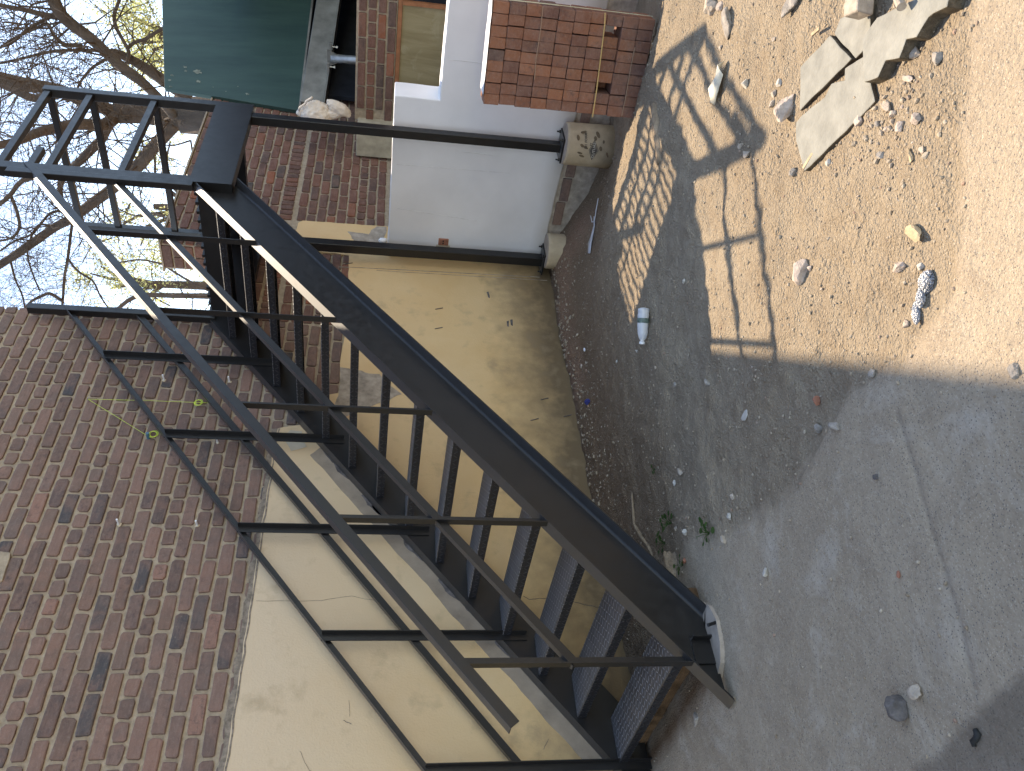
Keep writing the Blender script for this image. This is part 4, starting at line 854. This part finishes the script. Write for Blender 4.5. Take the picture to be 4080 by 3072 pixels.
# ------------------------------------------------------------------ wall plugs and builder's line
for i, (a, b, lb) in enumerate(((475,2090,'white plastic wall plug left of its twin, below the builder\'s line'),(787+0,2095,'white plastic wall plug nearest the wall-side handrail'),(655,1515,'white plastic wall plug under the upper handrail bars'),(915,1522,'wall plug in a crumbled putty hole by the upper stringer'),(868,1765,'wall plug half hidden under a wall-side baluster'))):
    p = onX(a, b, WX); t = thing('wall_plug', lb, 'wall plug', 'white wall plugs in the brickwork')
    mb = MB(); mb.tube([p, p+Vector((.055,-.004,.004))], .006, 8); obj('sleeve', mb, 'plastic_white', t); mb = rock_mb(.017, i, (.35,1,1)); mb.v = [(x+p.x, y+p.y, z+p.z) for x, y, z in mb.v]; obj('putty', mb, 'putty', t)
ln = thing('builders_line', 'yellow-green builder\'s line tied to a nail on the brick wall', 'string line')
n0, n1, n2 = onX(350, 1590, WX+.02), onX(850, 1606, WX+.02), onX(590, 1738, WX+.02)
mb = MB(); mb.tube([n0, n0.lerp(n1, .5)+Vector((.004,0,-.002)), n1], .0014, 5); mb.tube([n0, n2], .0014, 5); obj('string', mb, 'nylon_line', ln)
mb = MB(); mb.tube([n0-Vector((.03,0,0)), n0+Vector((.012,0,0))], .003, 6); obj('nail', mb, 'zinc_pipe', ln)
for c, sz in ((n2, .055), (onX(775, 1603, WX+.02), .05)):
    mb = MB()
    for k in range(5):
        pts = [c+Vector((.006*math.sin(t+k), .018*math.sin(t)*(1+.2*k)+(.02 if c is n2 else 0), -sz*.5+sz*.5*math.cos(t)*(.7+.12*k))) for t in np.linspace(0, 6.28, 14)]; mb.tube(pts, .0016, 4)
    obj('hank', mb, 'nylon_line', ln)
mb = MB(); mb.tube([n2-Vector((.02,0,0)), n2+Vector((.03,0,0))], .011, 8); obj('anchor', mb, 'anchor_blue', ln)
P_ = [onX(*q, WX) for q in ((-70,2190),(44,2206),(40,2226),(12,2318),(-70,2340))]
mb = MB(); mb.prism(ragged([(p.y, p.z) for p in P_], .004, .03), WX-.01, WX+.012, yzx); tag(obj('sill_end', mb, 'mortar', bevel=.004), 'pale plastered sill end high on the brick wall at the frame edge', 'sill')

# ------------------------------------------------------------------ trees behind the walls
def limb(px, d0, d1, w0, w1):
    n = len(px); return [at(a, b, d0+(d1-d0)*i/(n-1)) for i, (a, b) in enumerate(px)], [(w0+(w1-w0)*i/(n-1))*.5*(d0+(d1-d0)*i/(n-1))/FPX for i in range(n)]
def smooth_pts(pts, rad, sub=5):
    out, ro = [], []
    for i in range(len(pts)-1):
        p0, p1_, p2_, p3 = pts[max(i-1, 0)], pts[i], pts[i+1], pts[min(i+2, len(pts)-1)]
        for k in range(sub):
            t = k/sub; out.append(.5*((2*p1_)+(p2_-p0)*t+(2*p0-5*p1_+4*p2_-p3)*t*t+(3*p1_-p0-3*p2_+p3)*t**3)); ro.append(rad[i]*(1-t)+rad[i+1]*t)
    return out+[pts[-1]], ro+[rad[-1]]
TW = MB()
def twigs(mb, p, d, ln_, r, depth, rn):
    """one wandering twig with side twigs"""
    pts = [p]; k = max(3, int(5-depth*.6)); dv = d.normalized(); seg = ln_/k
    for i in range(k):
        dv = (dv+Vector((rn.gauss(0,.30), rn.gauss(0,.30), rn.gauss(0,.28)+.03))).normalized(); pts.append(pts[-1]+dv*seg)
    mb.tube(pts, [r*(1-.75*i/k) for i in range(k+1)], 3, False)
    if depth <= 0: return
    for i in range(1, k+1):
        for _ in range(rn.choice((1, 2)) if depth > 1 else 1):
            side = dv.orthogonal(); side.rotate(Matrix.Rotation(rn.uniform(0, 6.28), 3, dv)); nd = (dv*rn.uniform(.3, 1)+side*rn.uniform(.6, 1.1))
            twigs(mb, pts[i], nd, ln_*rn.uniform(.42, .68), r*.55, depth-1, rn)
def tree(name, label, limbs, seed, tw_len, tw_n, hub, depth=2, base=None, join=()):
    t = thing(name, label, 'tree', 'trees behind the walls'); rn = random.Random(seed); tb = MB(); cr = MB(); lf = MB()
    for q in limbs:
        px, d0, d1, w0, w1, dens = q; pts, rad = limb(px, d0, d1, w0, w1); pts, rad = smooth_pts(pts, rad)
        rad = [r*(1+.10*noise.noise(p*1.7)) for r, p in zip(rad, pts)]
        mb_ = tb; mb_.tube(pts, rad, 10)
        L = len(pts)
        for _ in range(int(tw_n*dens*L/10)):
            i = rn.randrange(L); p = pts[i]; dv = (pts[min(i+1, L-1)]-pts[max(i-1, 0)]).normalized(); s = dv.orthogonal(); s.rotate(Matrix.Rotation(rn.uniform(0, 6.28), 3, dv))
            twigs(cr, p, dv*.5+s+Vector((0,0,.25)), tw_len*rn.uniform(.5, 1.3), max(.006, min(.018, rad[i]*.22)), depth, rn)
    for i in join: q_ = limbs[i]; a_ = at(*q_[0][0], q_[1]); tb.tube([a_, a_.lerp(hub, .5)+Vector((0,0,.1)), hub], [q_[3]*.5*q_[1]/FPX*.95, q_[3]*.6*q_[1]/FPX, q_[3]*.7*q_[1]/FPX], 8)
    if not base: base = (Vector((hub.x, hub.y, -.3)), hub, [.30, .24, .18])
    if base: tb.tube([base[0], base[0].lerp(base[1], .5)+Vector((.1,0,0)), base[1]], base[2], 14)
    obj('trunk', tb, 'bark', t, True); obj('crown', cr, 'twig', t)
    return t
D = 15.0; tb0 = at(700, 447, D); tb1 = Vector((tb0.x-.1, tb0.y+.1, -.2))
tree('tree', 'big bare tree with forked grey brown limbs behind the landing', [
    ([(880,480),(760,462),(640,448),(540,445),(470,452)], D, D, 130, 84, .1),
    ([(470,450),(400,425),(330,398),(250,366),(170,347),(90,332),(-40,300),(-160,270)], D, D-1.5, 54, 48, .9),
    ([(250,372),(160,392),(100,380),(40,352),(-40,320)], D, D, 34, 26, .5),
    ([(470,455),(430,490),(395,500),(320,495),(230,508),(150,530),(60,565),(-60,590)], D, D-2, 52, 30, .9),
    ([(440,480),(420,520),(400,560),(350,610),(310,650),(262,690),(240,740),(244,800)], D, D+1, 44, 20, .7),
    ([(700,490),(650,545),(600,600),(560,650),(510,700),(430,765),(370,808),(290,868),(220,905),(120,975),(40,1030),(-60,1090)], D, D+2, 54, 30, .9),
    ([(300,862),(260,845),(200,850),(130,930),(60,960),(0,1000)], D+2, D+2, 12, 7, 1.6),
    ([(262,690),(180,700),(105,712),(70,738),(42,775),(0,812),(-60,840)], D+.8, D+1, 20, 16, .8), ([(42,778),(68,845),(76,910),(40,950),(-40,965)], D+1, D+1, 14, 8, 1.5),
    ([(290,868),(282,935),(270,1030),(256,1110),(250,1200),(240,1270)], D+1.4, D+1.6, 12, 9, 1.3), ([(270,1030),(310,1080),(370,1120),(400,1180),(440,1240)], D+1.5, D+1.6, 9, 6, 1.4),
    ([(250,1200),(200,1170),(170,1178),(120,1205),(80,1260)], D+1.5, D+1.6, 13, 10, 1.4), ([(220,905),(150,900),(110,1000),(130,1090),(160,1160)], D+1.6, D+1.6, 10, 6, 1.8), ([(40,1030),(60,1110),(90,1180),(100,1240)], D+2, D+2, 9, 6, 1.8)], 3, 1.6, 6, tb0, base=(tb1, tb0, [.42, .34, .28]))
tree('tree', 'bare tree leaning in from the right with a thick dark limb', [
    ([(700,470),(640,400),(560,322),(480,262),(420,207),(360,152),(290,100),(240,52),(205,-20),(170,-120)], 12, 11, 36, 54, .9),
    ([(760,390),(665,330),(580,272),(500,226),(440,205)], 12.5, 12, 54, 30, .4),
    ([(508,255),(512,205),(490,160),(463,110),(455,60),(470,15),(490,-40)], 12, 12, 16, 13, .8),
    ([(512,190),(535,170),(580,155),(620,130),(660,108),(700,90)], 12, 12, 15, 14, .7),
    ([(425,235),(370,268),(330,312),(308,352)], 12, 12, 13, 8, 1.2),
    ([(400,202),(300,200),(200,207),(100,230),(0,252),(-80,262)], 12, 11.5, 14, 8, 1.6),
    ([(330,180),(260,178),(215,140),(190,95),(150,110),(60,150),(0,190)], 12, 11.5, 18, 8, 1.6),
    ([(250,70),(180,60),(100,40),(0,20),(-60,0)], 11.5, 11, 26, 12, 1.8),
    ([(220,60),(120,110),(50,170),(0,190)], 11.5, 11, 14, 7, 1.8)], 5, 1.3, 6, at(720, 480, 12.1))
tree('tree', 'distant dark-limbed tree seen through the doorway gap', [
    ([(860,1180),(700,1178),(580,1176),(520,1192),(470,1230)], 24, 24, 24, 14, 1.2), ([(640,1050),(560,1035),(480,1045),(420,1050)], 24, 24, 8, 5, 1.5), ([(700,900),(620,850),(540,860),(470,830)], 24, 24, 9, 5, 1.5), ([(760,560),(680,580),(600,560)], 24, 24, 8, 4, 1.5)], 13, 1.9, 6, at(880, 1182, 24), join=(1, 2, 3))
# yellow-leaved trees further off
def leafy(label, spots, seed, n, s0, name='leafy_tree'):
    rn = random.Random(seed); t = thing(name, label, 'tree', 'yellow-green trees further off'); mb = MB(); tb = MB()
    c = [at(a, b, d) for a, b, d, _ in spots]; cx = sum((p for p in c), Vector())/len(c)
    tb.tube([Vector((cx.x, cx.y, -.3)), Vector((cx.x+.2, cx.y, cx.z*.5)), cx], [.3, .22, .1], 8)
    for p in c: tb.tube([cx-Vector((0,0,1.2)), (cx+p)/2, p], [.09, .06, .025], 5)
    for p, (_, _, d, r) in zip(c, spots):
        for _ in range(n):
            v = Vector((rn.gauss(0,1), rn.gauss(0,1), rn.gauss(0,1))); q = p+v*r*.5
            if noise.noise(q*1.1+Vector((seed, 0, 0))) < .05: continue
            a = Vector((rn.gauss(0,1), rn.gauss(0,1), rn.gauss(0,1))).normalized(); b = a.orthogonal().normalized(); s = s0*rn.uniform(.6, 1.4)
            mb.add([q+a*s, q+b*s*.45, q-a*s, q-b*s*.45], [(0,1,2,3)])
    obj('trunk', tb, 'bark', t); obj('crown', mb, 'leaf_yellow', t); return t
leafy('yellow-green leafy tree beside the green panel', [(600,60,26,1.9),(560,110,26,1.3),(620,160,26,1.4),(640,260,27,1.2),(500,20,26,1.2),(560,200,27,.8)], 1, 2200, .048)
leafy('yellow-green leafy tree low behind the far railing', [(640,900,28,1.5),(560,980,28,1.3),(480,900,28,1.0),(700,1000,28,1.3),(620,600,28,1.0),(680,560,28,1.0)], 2, 1300, .048)
leafy('pale yellow-green tree seen past the doorway gap', [(480,1080,30,1.4),(440,1150,30,1.2),(560,1120,30,1.4),(400,1060,30,1.0),(620,1180,30,1.5),(680,1220,30,1.5),(360,1090,30,.8)], 3, 1300, .048)
